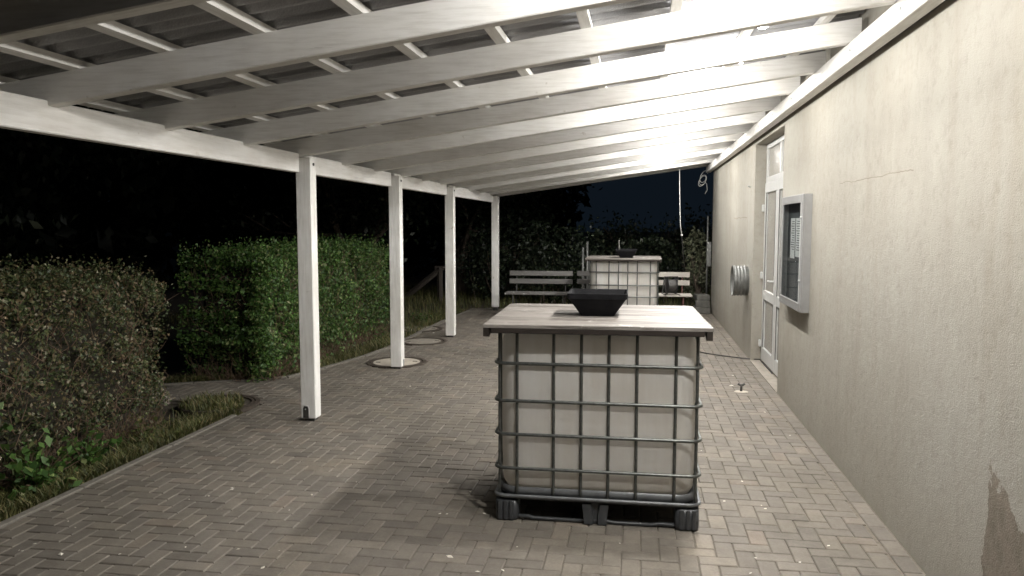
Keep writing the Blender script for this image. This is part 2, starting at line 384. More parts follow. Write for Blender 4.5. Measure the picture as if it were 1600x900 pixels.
def brick_geo(hx, hy):
    c, ch, z1, z0 = 0.0022, 0.0055, 0.0, -0.05        # half joint, chamfer
    a, b2 = hx-c, hy-c
    top = [(-a+ch,-b2+ch,z1),(a-ch,-b2+ch,z1),(a-ch,b2-ch,z1),(-a+ch,b2-ch,z1)]
    mid = [(-a,-b2,z1-0.0042),(a,-b2,z1-0.0042),(a,b2,z1-0.0042),(-a,b2,z1-0.0042)]
    bot = [(-a,-b2,z0),(a,-b2,z0),(a,b2,z0),(-a,b2,z0)]
    f = [(0,1,2,3)]+[(4+k, 4+(k+1) % 4, (k+1) % 4, k) for k in range(4)]+[(8+k, 8+(k+1) % 4, 4+(k+1) % 4, 4+k) for k in range(4)]
    return top+mid+bot, f
cells = []
XR = 1.352                                            # the herringbone stops at the edging course along the wall
U = 0.1003
for i in range(-140, 200):
    for j in range(-70, 110):
        for (ox, oy, w, h) in ((0,0,1,2),(1,1,2,1)):
            x0 = (i*1+j*2+ox)*U+0.031; y0 = (-i*1+j*2+oy)*U+0.047; x1 = x0+w*U; y1 = y0+h*U
            if y1 < -2.5 or y0 > 15.7 or x1 < -7 or x0 > XR: continue
            le = left_edge((y0+y1)/2)
            x0 = max(x0, le); x1 = min(x1, XR)
            if x1-x0 < 0.018: continue
            cells.append((x0, y0, x1, y1))
y = -2.4
while y < 15.6:                                       # edging course at the wall
    cells.append((XR+0.002, y, XW-0.012, y+0.2)); y += 0.201
def hole(x, y):
    for (cx, cy, r) in ((-3.06,9.34,0.39),(-3.22,11.1,0.37),(-3.68,12.45,0.41)):
        if (x-cx)**2+(y-cy)**2 < (r+0.01)**2: return True
    return (-0.235+0.56 > x > -0.235-0.56 and 0) or (x < -3.62 and (x+4.1)**2+(y-6.85)**2 < 0.16)
cells = [c for c in cells if not hole((c[0]+c[2])/2, (c[1]+c[3])/2)]
def score(c):
    p = [proj((x, y, 0)) for x, y in ((c[0],c[1]),(c[2],c[1]),(c[2],c[3]),(c[0],c[3]))]
    if any(q is None for q in p): return 0
    cx = sum(q[0] for q in p)/4; cy = sum(q[1] for q in p)/4
    if not (0 < cx < 1600 and 0 < cy < 900): return 0
    if 772 < cx < 1098 and 480 < cy < 815: return 0   # behind the tank
    if cx < 400 and cy < 815-cx*0.449: return 0
    return abs(sum(p[k][0]*p[(k+1) % 4][1]-p[(k+1) % 4][0]*p[k][1] for k in range(4)))/2
order = sorted(range(len(cells)), key=lambda k: -score(cells[k]))
single = set(order[:300]); shared = {}; rest = MB()
for k, c in enumerate(cells):
    hx, hy = (c[2]-c[0])/2, (c[3]-c[1])/2; cx, cy = (c[0]+c[2])/2, (c[1]+c[3])/2
    dz = random.gauss(0, 0.0009); tx, ty = random.gauss(0, 0.005), random.gauss(0, 0.005); rz = random.gauss(0, 0.006)
    jx, jy = random.gauss(0, 0.0007), random.gauss(0, 0.0007)
    if k in single:
        key = (round(hx, 3), round(hy, 3))
        if key not in shared:
            mb = MB(); mb.add(*brick_geo(hx, hy)); shared[key] = mb.mesh('paver', M_PAVER)
        o = link('paver', shared[key], paving); o.location = (cx+jx, cy+jy, dz); o.rotation_euler = (tx, ty, rz)
    else:
        v, f = brick_geo(hx, hy); ca, sa = math.cos(rz), math.sin(rz)
        rest.add([(cx+jx+p[0]*ca-p[1]*sa, cy+jy+p[0]*sa+p[1]*ca, p[2]+dz+p[1]*tx-p[0]*ty) for p in v], f)
tag(rest.build('paver_field', M_PAVER, paving), kind='stuff')

# kerb along the near planting bed: long flush edging stones
kerb = thing('kerb', (-3.7, 3.0, 0), None, None); tag(kerb, kind='structure')
ks = MB().box(-0.03, 0.03, -0.497, 0.497, -0.06, 0.006, 0.006).mesh('kerb_stone', M_KERB)
for k in range(-5, 4):
    o = link('kerb_stone', ks, kerb); o.location = (0.0, k*1.0-0.05+0.02, random.gauss(0, 0.002)); o.rotation_euler.z = random.gauss(0, 0.003)
kerb2 = thing('kerb', (-3.6, 9.0, 0), None, None); tag(kerb2, kind='structure')
kp = [(-5.4,7.46),(-4.9,7.72),(-4.45,7.93),(-4.02,8.2),(-3.83,8.8),(-3.64,9.7),(-3.55,10.5),(-3.55,11.4),(-3.55,12.4),(-3.55,13.4),(-3.5,14.4),(-3.45,15.3)]
for a, b2 in zip(kp[:-1], kp[1:]):
    L = math.hypot(b2[0]-a[0], b2[1]-a[1]); o = MB().box(-0.03, 0.03, -L/2+0.003, L/2-0.003, -0.06, 0.012, 0.005).build('kerb_stone', M_KERB, kerb2)
    o.location = ((a[0]+b2[0])/2+3.6, (a[1]+b2[1])/2-9.0, 0); o.rotation_euler.z = -math.atan2(b2[0]-a[0], b2[1]-a[1])

# ================================================================== BUILDING
YA, YB = 8.296, 10.258                                # door recess
YEND = 15.9; XD = 1.60; ZT = 3.32; ZL = 2.79
bld = thing('building', (XW, 9.0, 0), 'long single-storey building with streaked cream plaster wall under the canopy', 'building')
def bpart(mb, name, m, parent=None):
    o = mb.build(name, m, parent or bld)
    if parent is None: o.location = (-XW, -9.0, 0)
    return o
w = MB()
w.box(XW, XW+0.36, -6.0, YA, -0.3, ZT); w.box(XW, XW+0.36, YB, YEND, -0.3, ZT); w.box(XW, XW+0.36, YA+0.0005, YB-0.0005, ZL, ZT-0.001)
bpart(w, 'wall', M_PLASTER)
w = MB().box(XW+0.3605, XW+7.0, YEND-0.36, YEND, -0.3, ZT); w.box(XW+6.7, XW+7.0, -6.0, YEND-0.3605, -0.3, ZT); w.box(XW+0.3605, XW+6.6995, -6.0, -5.7, -0.3, ZT)
bpart(w, 'side_wall', M_PLASTER)
bpart(MB().box(XW+0.05, XW+7.1, -6.1, YEND-0.05, ZT+0.002, ZT+0.2), 'roof', M_STONE)
bpart(MB().box(XW-0.01, XD+0.2, YA+0.003, YB-0.003, -0.2, 0.004), 'threshold', M_CONCD)

# double door with transom, in the recess
door = thing('double_door', (XD, YB, 0), 'white double door with frosted glass panes and transom in the wall recess', 'door')
def dpart(mb, name, m, parent=door):
    o = mb.build(name, m, parent)
    if parent is door: o.location = (-XD, -YB, 0)
    return o
Z0d, ZTR = 0.03, 2.30
fr = MB()
for (a, b2) in ((YB-0.065, YB-0.004), (YA+0.004, YA+0.065)): fr.box(XD, XD+0.07, a, b2, 0.005, ZL-0.002, 0.004)
fr.box(XD, XD+0.07, YA+0.0655, YB-0.0655, ZL-0.065, ZL-0.003, 0.004); fr.box(XD, XD+0.07, YA+0.0655, YB-0.0655, ZTR, ZTR+0.07, 0.004)
fr.box(XD+0.001, XD+0.069, 9.245, 9.305, ZTR+0.0705, ZL-0.0655, 0.004)
dpart(fr, 'frame', M_PVC)
for (a, b2) in ((YA+0.066, 9.244), (9.306, YB-0.066)):
    o = dpart(MB().box(XD+0.025, XD+0.04, a, b2, ZTR+0.071, ZL-0.066), 'transom_pane', M_DOORGLASS)
for (a, b2) in ((9.28, YB-0.068), (YA+0.068, 9.275)):
    lf = MB(); st = 0.105
    lf.box(XD-0.018, XD+0.05, a, a+st, Z0d, ZTR-0.004, 0.005); lf.box(XD-0.018, XD+0.05, b2-st, b2, Z0d, ZTR-0.004, 0.005)
    for (z0, z1) in ((Z0d, Z0d+0.17), (0.82, 0.94), (ZTR-0.13, ZTR-0.004)): lf.box(XD-0.0175, XD+0.0495, a+st+0.0005, b2-st-0.0005, z0, z1, 0.005)
    leaf = dpart(lf, 'door_leaf', M_PVC)
    for (z0, z1) in ((Z0d+0.1705, 0.8195), (0.9405, ZTR-0.1305)):
        MB().box(XD+0.006, XD+0.02, a+st+0.001, b2-st-0.001, z0, z1).build('pane', M_DOORGLASS, leaf)
        gk = MB()
        gk.box(XD-0.019, XD-0.0135, a+st+0.001, a+st+0.012, z0, z1); gk.box(XD-0.019, XD-0.0135, b2-st-0.012, b2-st-0.001, z0, z1)
        gk.build('gasket', M_CABLE, leaf)
lf0 = [o for o in door.children if o.name.startswith('door_leaf')][0]
h = MB().box(XD-0.026, XD-0.0185, 9.315, 9.345, 0.93, 1.17, 0.003); h.tube([(XD-0.02,9.33,1.1),(XD-0.07,9.33,1.1),(XD-0.075,9.36,1.1),(XD-0.072,9.46,1.098)], 0.011, 8)
h.build('handle', M_PVC, lf0)
for z in (0.24, 1.12, 1.98):
    MB().box(XD-0.05, XD-0.019, YB-0.105, YB-0.04, z-0.045, z+0.045, 0.008).build('hinge', M_PVC, lf0)
MB().box(XD-0.024, XD-0.0185, 9.29, YB-0.08, 0.006, 0.024).build('door_seal', M_CABLE, lf0)

# notice case on the wall
NY0, NY1, NZ0, NZ1, NX = 6.90, 7.90, 1.005, 2.035, 1.388
case = thing('notice_case', (XW, 7.4, 1.0), 'shallow silver framed glass notice case hung on the cream wall', 'notice case')
def cpart(mb, name, m, parent=case):
    o = mb.build(name, m, parent)
    if parent is case: o.location = (-XW, -7.4, -1.0)
    return o
t = 0.012
hs_ = MB(); hs_.box(NX+0.016, XW-0.001, NY0, NY0+t, NZ0, NZ1); hs_.box(NX+0.016, XW-0.001, NY1-t, NY1, NZ0, NZ1)
hs_.box(NX+0.016, XW-0.001, NY0+t+.0003, NY1-t-.0003, NZ0, NZ0+t); hs_.box(NX+0.016, XW-0.001, NY0+t+.0003, NY1-t-.0003, NZ1-t, NZ1)
cpart(hs_, 'housing', M_ALU)
cpart(MB().box(XW-0.012, XW-0.003, NY0+t+.001, NY1-t-.001, NZ0+t+.001, NZ1-t-.001), 'back_board', M_BOARD)
fr = MB(); e = 0.075
fr.box(NX, NX+0.0155, NY0, NY0+e, NZ0, NZ1, 0.003); fr.box(NX, NX+0.0155, NY1-e, NY1, NZ0, NZ1, 0.003)
fr.box(NX, NX+0.0155, NY0+e+.0003, NY1-e-.0003, NZ0, NZ0+e, 0.003); fr.box(NX, NX+0.0155, NY0+e+.0003, NY1-e-.0003, NZ1-e, NZ1, 0.003)
door_c = cpart(fr, 'glazed_door', M_ALU)
MB().box(NX+0.006, NX+0.010, NY0+e+.0005, NY1-e-.0005, NZ0+e+.0005, NZ1-e-.0005).build('pane', M_CASEGLASS, door_c)
gl = MB(); 
gl.box(NX-0.004, NX-0.0005, NY0+e-0.006, NY0+e+.004, NZ0+e-.006, NZ1-e+.006); gl.box(NX-0.004, NX-0.0005, NY0+e+.0045, NY1-e+.006, NZ0+e-.006, NZ0+e+.004)
gl.build('glazing_bead', M_PVC, door_c)
for z in (1.28, 1.83): MB().tube([(NX-0.012, NY0+0.05, z), (NX+0.0, NY0+0.05, z)], 0.011, 10).build('lock', M_GALV, door_c)
for (y0, y1, z0, z1) in ((7.29, 7.49, 1.47, 1.83), (7.53, 7.73, 1.45, 1.83)):
    sh = MB().box(XW-0.0165, XW-0.0145, y0, y1, z0, z1); o = sh.build('notice_sheet', M_PAPER); tag(o, 'white printed notice sheet nearer the case lock' if y0 < 7.4 else 'white printed notice sheet further from the case lock', 'notice', 'notices in the glass case')
    ln = MB()
    for k in range(13):
        z = z1-0.03-k*0.022; ln.box(XW-0.0175, XW-0.0168, y0+0.02, y1-0.02-random.random()*0.07, z-0.004, z+0.003)
    ln.build('printed_lines', M_INK, o)

# ventilation pipe stub
vent = thing('vent_pipe', (XW, 10.72, 1.01), 'short ribbed galvanised ventilation pipe sticking out of the plaster wall', 'pipe')
prof = [(0.0,0.195)]
for k in range(4):
    x = 0.025+k*0.042; prof += [(x,0.197),(x+0.012,0.208),(x+0.02,0.208),(x+0.032,0.198)]
prof += [(0.19,0.2),(0.197,0.214),(0.203,0.214),(0.205,0.205)]
rg = [[(-x, r*math.cos(a), r*math.sin(a)) for a in [2*math.pi*k/36 for k in range(36)]] for x, r in prof]
rg += [[(-x, r*math.cos(a), r*math.sin(a)) for a in [2*math.pi*k/36 for k in range(36)]] for x, r in ((0.2,0.196),(0.02,0.19))]
MB().rings(rg, False, False).build('pipe_wall', M_VENT, vent)
MB().add([(-0.02, 0.189*math.cos(2*math.pi*k/36), 0.189*math.sin(2*math.pi*k/36)) for k in range(36)], [tuple(range(36))]).build('inner_disc', M_DARKSTEEL, vent)
wb = MB().tube([(0,0,0),(-0.03,0,0),(-0.045,0,0.02)], 0.007, 8).build('wall_hook', M_GALV); wb.location = (XW, 10.577, 2.27); tag(wb, 'small metal hook in the plaster beside the door recess', 'hook')

# ================================================================== CANOPY
XB = -2.95                                            # inner face of the eaves beam
def zr(x): return 2.366+(x-XB)*0.1370                  # underside of the rafters
R_Y = [2.50+0.965*k-0.0 for k in range(15)]
R_Y[0] = 2.50
RT, RH = 0.08, 0.150
canopy = thing('canopy', (-0.75, 9.0, 0), 'long white timber lean-to canopy on four posts against the plaster wall', 'canopy')
inv = (0.75, -9.0, 0)
def kpart(mb, name, m, parent=None):
    o = mb.build(name, m, parent or canopy)
    if parent is None: o.location = inv
    return o
XA0, XA1 = -3.32, 1.415
sn = 0.13
for i, yb in enumerate(R_Y):
    mb = MB(); zz0, zz1 = zr(XA0), zr(XA1)
    # chamfered long edges via a profile swept along X
    pr = [(0,0.006),(0.006,0),(RT-0.006,0),(RT,0.006),(RT,RH),(0,RH)]
    r0 = [(XA0, yb+p[0], zz0+p[1]) for p in pr]; r1 = [(XA1, yb+p[0], zz1+p[1]) for p in pr]
    wob = [random.gauss(0, 0.003) for _ in range(6)]
    mids = [[(XA0+(XA1-XA0)*q, yb+p[0]+wob[int(q*5)], zr(XA0+(XA1-XA0)*q)+p[1]+wob[int(q*5)]*0.5) for p in pr] for q in (0.25,0.5,0.75)]
    mb.rings([r0]+mids+[r1], True, True, False)
    kpart(mb, 'rafter', M_RAFTER)
# ledger on the wall
lx0, lx1 = 1.335, 1.425
zl1 = zr(1.335)+0.002
YR0, YR1 = 2.40, R_Y[-1]+RT+0.04
led = kpart(MB().box(lx0, lx1, YR0, YR1+0.02, zl1-0.125, zl1-0.002, 0.005), 'ledger', M_BEAM)
kpart(MB().box(lx1+0.0005, XW-0.002, YR0+0.1, YR1-0.1, zl1-0.10, zl1-0.02), 'packing_strip', M_DARKWOOD)
for yb in R_Y:
    MB().tube([(lx0-0.006, yb-0.06, zl1-0.06), (lx0+0.01, yb-0.06, zl1-0.06)], 0.008, 8).build('bolt', M_GALV, led)
# battens across the rafters
BX = [-3.24, -2.787, -2.295, -1.795, -1.305, -0.80, -0.312, 0.185, 0.68, 1.18]
for x in BX:
    z = zr(x)+RH; mb = MB()
    w_, h_ = 0.058, 0.042
    mb.add([(x+a*w_/2, y, zr(x+a*w_/2)+RH+0.001+b2*h_) for y in (YR0, YR1) for a, b2 in ((-1,0),(1,0),(1,1),(-1,1))],
           [(0,1,5,4),(1,2,6,5),(2,3,7,6),(3,0,4,7),(3,2,1,0),(4,5,6,7)])
    kpart(mb, 'batten', M_BEAM)
kpart(MB().add([(x, y, zr(x)+a) for y in (YR0-0.045, YR0-0.02) for x, a in ((XA0,0.11),(XA1,0.11),(XA1,0.30),(XA0,0.30))], [(3,2,1,0),(4,5,6,7),(0,1,5,4),(1,2,6,5),(2,3,7,6),(3,0,4,7)]), 'fascia_board', M_DARKWOOD)
# corrugated sheeting, ridges running down the slope
WL, AMP = 0.128, 0.019
nY = int((YR1+0.1-YR0)/WL*8); vs = []; fs = []
for k in range(nY+1):
    y = YR0-0.03+k*WL/8; dz = AMP*math.cos(2*math.pi*k/8)
    for x in (-3.42, -1.0, 1.452): vs.append((x, y, zr(x)+RH+0.045+AMP+0.003+dz))
for k in range(nY):
    for a in (0, 1): fs.append((k*3+a, k*3+a+1, (k+1)*3+a+1, (k+1)*3+a))
kpart(MB().add(vs, fs, True), 'roof_sheet', M_SHEET)
# posts, eaves beam in lengths between the posts
P_Y = [6.36, 8.885, 11.59, 15.40]; PX0, PX1 = -2.99, -2.85; PD = 0.122
for i, y0 in enumerate(P_Y):
    zb = 0.07 if i == 3 else 0.025
    post = kpart(MB().box(PX0, PX1, y0, y0+PD, zb, zr(PX0)-0.004, 0.006), 'post', M_POST)
    MB().box(PX0+0.03, PX1-0.02, y0+0.02, y0+PD-0.02, -0.01, zb-0.0005).build('post_foot', M_DARKSTEEL, post)
    bt = MB().tube([(PX1-0.002, y0+0.06, 2.30), (PX1+0.008, y0+0.06, 2.30)], 0.013, 10); bt.build('bolt', M_DARKSTEEL, post)
    if i == 0:
        s_ = MB(); s_.add([(PX0+0.022+0.052*a, y0-0.003, z) for a, z in ((0,0.03),(1,0.03),(1,0.118),(0.82,0.135),(0.18,0.135),(0,0.118))]+[(PX0+0.022+0.052*a, y0-0.0005, z) for a, z in ((0,0.03),(1,0.03),(1,0.118),(0.82,0.135),(0.18,0.135),(0,0.118))], [(0,1,2,3,4,5)]+[(k, k+6, (k+1) % 6+6, (k+1) % 6) for k in range(6)])
        s_.build('foot_slot', M_RUST if False else M_DARKSTEEL, post)
        MB().tube([(PX0+0.077,y0-0.002,0.03),(PX0+0.077,y0-0.002,0.115),(PX0+0.07,y0-0.002,0.138),(PX0+0.03,y0-0.002,0.141)], 0.004, 6).build('bracket_lip', M_PVC, post)
        MB().tube([(PX0+0.045,y0-0.008,0.11),(PX0+0.045,y0,0.11)], 0.007, 8).build('bolt', M_GALV, post)
    if i == 1:
        MB().box(PX1+0.0005, PX1+0.003, y0+0.075, y0+0.1, 0.03, 0.11).build('foot_slot', M_DARKSTEEL, post)
ends = [YR0-0.0]+[p for p in P_Y]
zb0, zb1 = 2.228, 2.394
segs = [(YR0, P_Y[0]-0.004)]+[(P_Y[k]+PD+0.002, P_Y[k+1]-0.004) for k in range(3)]+[(P_Y[3]+PD+0.002, YR1)]
for a, b2 in segs: kpart(MB().box(XB-0.075, XB, a, b2, zb0, zb1, 0.006), 'beam', M_BEAM)

# lamps under the battens, hidden from below by the rafters in front
M_EMIT = bpy.data.materials.new('lamp_diffuser'); M_EMIT.use_nodes = True
en = M_EMIT.node_tree.nodes; en.remove(en['Principled BSDF']); em = en.new('ShaderNodeEmission'); em.inputs[0].default_value = (*LAMP_COL, 1); M_EMIT.cycles.emission_sampling = 'NONE'; em.inputs[1].default_value = LAMP_GLOW
M_EMIT.node_tree.links.new(em.outputs[0], en['Material Output'].inputs[0])
LX = 0.68; TILT = math.radians(35)
ORD = ['first','second','third','fourth','fifth','sixth','seventh','eighth','ninth','tenth','eleventh','twelfth','thirteenth']
for k, (ly, lw) in enumerate(((2.80,1.15), (3.80,0.5), (4.74,0.85), (5.72,0.35), (6.62,0.95), (7.64,0.3), (8.55,0.75), (9.56,0.25), (10.48,0.75), (11.5,0.25), (12.41,1.1), (13.43,0.2), (14.34,0.6))):
    zt = zr(LX)+RH
    lp = thing('ceiling_lamp', (LX, ly, zt), 'lit round bulkhead lamp in the %s rafter bay from the open front' % ORD[k], 'lamp', 'bulkhead lamps under the canopy battens')
    cir = lambda r, z, n=20: [(r*math.cos(2*math.pi*q/n), r*math.sin(2*math.pi*q/n), z) for q in range(n)]
    MB().box(-0.022, 0.022, -0.022, 0.022, -0.024, -0.001, 0.003).build('bracket', M_PVC, lp)
    hd = MB().rings([cir(0.075,0.0), cir(0.08,-0.006), cir(0.08,-0.019), cir(0.07,-0.024)], True, True).build('housing', M_PVC, lp)
    hd.location = (0, 0, -0.036); hd.rotation_euler.y = TILT
    MB().rings([cir(0.066,-0.0245), cir(0.064,-0.034), cir(0.05,-0.046), cir(0.02,-0.05)], True, True).build('diffuser', M_EMIT, hd)
    # light of the lamp: a tilted flat emitter plus the spill of its domed cover
    ad = bpy.data.lights.new('lamp_flood', 'AREA'); ad.shape = 'DISK'; ad.size = 0.11; ad.energy = FLOOD_WATTS*lw; ad.color = LAMP_COL
    ao = bpy.data.objects.new('lamp_flood', ad); C.objects.link(ao); ao.parent = hd; ao.location = (0, 0, -0.056)
    ld = bpy.data.lights.new('lamp_spill', 'POINT'); ld.energy = LAMP_WATTS*lw; ld.color = LAMP_COL; ld.shadow_soft_size = 0.035
    lo = bpy.data.objects.new('lamp_spill', ld); C.objects.link(lo); lo.parent = hd; lo.location = (0, 0, -0.088)

# white cable ends at the far end of the ledger
coil = MB()
pts = []
for k in range(46):
    a = k*0.36; r = 0.085+0.012*math.sin(k*0.9)
    pts.append((1.30+0.02*math.sin(k*0.5)-0.05, YR1+0.06+r*0.6*math.cos(a*0.5), 2.83+r*1.4*math.sin(a)-0.0015*k)); 
pts = []
for k in range(52):
    a = 0.36*k; lobe = 0.75+0.3*math.sin(k*0.21+1.0)
    pts.append((1.28+0.095*lobe*math.cos(a)+0.03*math.sin(k*0.13), YR1+0.07+0.05*math.sin(a*0.37), 2.75+0.13*lobe*math.sin(a+0.5)-0.0022*k))
pts += [(1.36, YR1+0.06, 2.6), (1.37, YR1+0.06, 2.48), (1.33, YR1+0.07, 2.40)]
o = coil.tube(pts, 0.0065, 6).build('cable_coil', M_WCABLE); tag(o, 'loose coil of white cable hanging at the far end of the ledger', 'cable')
hp = [(0.765, 15.3, zr(0.765)-0.01), (0.77, 15.3, 2.55), (0.785, 15.3, 2.1), (0.80, 15.3, 1.75), (0.825, 15.3, 1.58)]
o = MB().tube(hp, 0.0075, 6).build('hanging_cord', M_WCABLE); tag(o, 'white cord hanging straight down from the far rafters', 'cord')
MB().tube([(0.825,15.3,1.585),(0.832,15.3,1.55)], 0.02, 8).build('plug', M_WCABLE, o)
MB().tube([(0.832,15.3,1.55),(0.86,15.3,1.2),(0.90,15.3,0.9)], 0.005, 6).build('thin_cord', M_CABLE, o)

# ================================================================== TANKS
def make_tank(loc, rz, label, table_label, bowl_label, trz, near=True):
    T = thing('tank_container', loc, label, 'tank', 'caged tanks used as bar tables', rz)
    # pallet
    HX, HY = 0.60, 0.50
    P = MB().rings([rrect(0.575,0.475,0.05,0.1285), rrect(0.59,0.49,0.06,0.136), rrect(0.59,0.49,0.06,0.146)], True, True).build('pallet', M_PALLET, T)
    for sx in (-1, 1):
        for sy in (-1, 1):
            cx, cy = sx*(HX-0.072), sy*(HY-0.065); pal = MB()
            # fluted outline
            fl = []
            for (x, y, z) in rrect(0.070, 0.063, 0.03, 0, 5, cx, cy): fl.append((x, y))
            def foot(sc, z): return [(cx+(x-cx)*sc, cy+(y-cy)*sc, z) for x, y in fl]
            pal.rings([foot(0.93,0.003), foot(1.0,0.02), foot(1.0,0.05), foot(0.97,0.128)], True, True)
            f_ = pal.build('foot', M_PALLET, P)
            rb = MB()
            for q, hw in ((-0.04,0.012), (-0.006,0.012), (0.03,0.014)):
                x = cx+q*sx*-1; yf = cy+sy*0.060; rb.rings([rrect(hw,0.012,0.005,z,3,x,yf) for z in (0.012,0.122)], True, True, False)
            rb.build('rib', M_PALLET, f_)
            hl = MB().tube([(cx+sx*0.048, cy+sy*0.066, 0.055), (cx+sx*0.048, cy+sy*0.058, 0.055)], 0.011, 10); hl.build('bolt_hole', M_RUBBER, f_)
    for sy in (-1, 1):
        pal = MB()
        yc = sy*(HY-0.055)
        # a centre foot with a waist: two lobes joined by a web
        def lobes(w_, wt, z): return [(x, yc+sy*y, z) for x, y in ((-w_,-0.05),(w_,-0.05),(w_,0.05),(wt,0.05),(wt*0.6,0.028),(-wt*0.6,0.028),(-wt,0.05),(-w_,0.05))]
        rr = [lobes(0.066,0.016,0.006), lobes(0.07,0.018,0.06), lobes(0.078,0.03,0.127)]
        if sy < 0: rr = [list(reversed(r)) for r in rr]
        pal.rings(rr, True, True, False).build('foot', M_PALLET, P)
    for sx in (-1, 0, 1): MB().rings([rrect(0.05,0.05,0.02,0.006,3,sx*(HX-0.06),0), rrect(0.053,0.053,0.02,0.127,3,sx*(HX-0.06),0)], True, True).build('foot', M_PALLET, P)
    sk = MB()
    for sy in (-1, 1):
        yk = sy*(HY-0.035)
        sk.tube([(-0.52,yk,0.022),(-0.40,yk,0.022),(-0.37,yk,0.014),(-0.10,yk,0.012),(-0.06,yk,0.02),(0.06,yk,0.02),(0.11,yk,0.012),(0.33,yk,0.012),(0.37,yk,0.02),(0.52,yk,0.02)], 0.0125, 6)
        for x in (-0.52, 0.52): sk.tube([(x*0.97, -HY+0.04, 0.013), (x*0.97, HY-0.04, 0.013)], 0.011, 6) if sy == 1 else None
    sk.build('skid_rail', M_PALLET, P)
    MB().rings([rrect(0.560,0.460,0.10,0.1465,7), rrect(0.578,0.478,0.11,0.16,7), rrect(0.58,0.48,0.11,0.205,7), rrect(0.574,0.474,0.11,0.2055,7), rrect(0.57,0.47,0.11,0.17,7)], True, True).build('tray', M_TRAY, T)
    # bottle
    def ring(hx, hy, r, z, dip):
        out = []
        for (x, y, zz) in rrect(hx, hy, r, z, 6): out.append((x, y, zz))
        return out
    # dense rounded-rectangle rings so the shoulder can dip in the middle
    def dense(hx, hy, r, z, dip=0.0, n=96):
        base = rrect(hx, hy, r, 0, 8); out = []; per = []; tot = 0
        for k in range(len(base)):
            a, b2 = Vector(base[k]), Vector(base[(k+1) % len(base)]); per.append((tot, a, b2, (b2-a).length)); tot += (b2-a).length
        for q in range(n):
            s_ = tot*q/n; seg_ = max([p for p in per if p[0] <= s_], key=lambda p: p[0]); u = (s_-seg_[0])/max(seg_[3], 1e-9); p = seg_[1].lerp(seg_[2], min(u, 1))
            d = dip*max(0.0, min(1.0, (0.26-abs(p.x))/0.04)) if abs(p.y) > hy*0.35 else 0.0
            out.append((p.x, p.y, z-d))
        return out
    bt = MB()
    R_ = [dense(0.50,0.40,0.10,0.172), dense(0.55,0.45,0.12,0.185), dense(0.568,0.468,0.12,0.225), dense(0.574,0.474,0.12,0.30), dense(0.576,0.476,0.11,0.65), dense(0.575,0.475,0.11,1.02,0.0), dense(0.572,0.472,0.11,1.095,0.010),
          dense(0.563,0.463,0.11,1.128,0.018), dense(0.545,0.445,0.11,1.150,0.030), dense(0.50,0.40,0.10,1.162,0.036), dense(0.40,0.30,0.10,1.162,0.036), dense(0.2,0.15,0.06,1.12,0.0)]
    bt.rings(R_, True, True)
    bottle = bt.build('bottle', M_TANK, T)
    MB().rings([[(0.075*math.cos(a), -0.28+0.075*math.sin(a), z) for a in [2*math.pi*q/20 for q in range(20)]] for z in (1.11, 1.160)], True, True).build('screw_cap', M_RUBBER, T)
    # cage: rounded horizontal hoops outside, uprights inside
    for z in (0.955, 0.7315, 0.530, 0.3245):
        loop = rrect(0.599, 0.499, 0.06, z, 5)
        MB().tube(loop, 0.0102, 8, closed=True).build('cage_hoop', M_STEEL, T)
    lower = MB().tube(rrect(0.600,0.500,0.06,0.155,5), 0.0115, 8, closed=True).build('cage_foot_rail', M_TRAY, T)
    upper = MB().tube(rrect(0.588,0.488,0.06,1.155,5), 0.0105, 8, closed=True).build('cage_top_rail', M_STEEL, T)
    def upright(x, y, nx, ny):
        zz = [0.16, 0.20, 0.3005, 0.3245, 0.3485, 0.506, 0.530, 0.554, 0.7075, 0.7315, 0.7555, 0.931, 0.955, 0.979, 1.09, 1.153]
        pt = []
        for z in zz:
            d = 0.012 if min(abs(z-q) for q in (0.955,0.7315,0.530,0.3245)) < 0.01 else 0.003
            if z < 0.18: d = 0.0
            pt.append((x-nx*d, y-ny*d, z))
        return MB().tube(pt, 0.0092, 7).build('cage_upright', M_STEEL, T)
    for x in (-0.467, -0.250, -0.088, 0.071, 0.232, 0.4525):
        upright(x, -0.487, 0, -1); upright(x, 0.487, 0, 1)
    for y in (-0.36, -0.19, 0.0, 0.19, 0.36):
        upright(0.587, y, 1, 0); upright(-0.587, y, -1, 0)
    for sx in (-1, 1):
        for sy in (-1, 1): upright(sx*0.575, sy*0.475, sx*0.7, sy*0.7)
    # plank table top lying on the cage
    tb = thing('plank_table_top', (loc[0]-0.012, loc[1], 1.15), table_label, 'table top', 'plank tops on the tanks', trz)
    n_b = 6; D = 1.19; Wd = 1.295; wdt = D/n_b
    for k in range(n_b):
        y0 = -D/2+k*wdt+0.005; y1 = y0+wdt-0.0085-random.random()*0.004; zz = 0.027+random.gauss(0,0.0012); tz = 0.020
        dx = random.gauss(0, 0.002)
        rl = 0.06 if k == n_b-1 else 0.002
        out = [(-Wd/2+dx, y0), (Wd/2+dx, y0)]
        if k == n_b-1: out += [(Wd/2+dx-rl+rl*math.cos(a), y1-rl+rl*math.sin(a)) for a in [math.radians(15*q) for q in range(7)]]+[(-Wd/2+dx+rl-rl*math.sin(a), y1-rl+rl*math.cos(a)) for a in [math.radians(15*q) for q in range(7)]]
        else: out += [(Wd/2+dx, y1), (-Wd/2+dx, y1)]
        n_ = len(out); c_ = Vector((sum(p[0] for p in out)/n_, (y0+y1)/2))
        ins = [(p[0]+(0.002 if p[0] < 0 else -0.002), p[1]+(0.002 if p[1] < c_.y else -0.002)) for p in out]
        rg = [[(p[0],p[1],zz) for p in out], [(p[0],p[1],zz+tz-0.002) for p in out], [(p[0],p[1],zz+tz) for p in ins]]
        MB().rings(rg, True, True, False).build('plank', M_TABLE, tb)
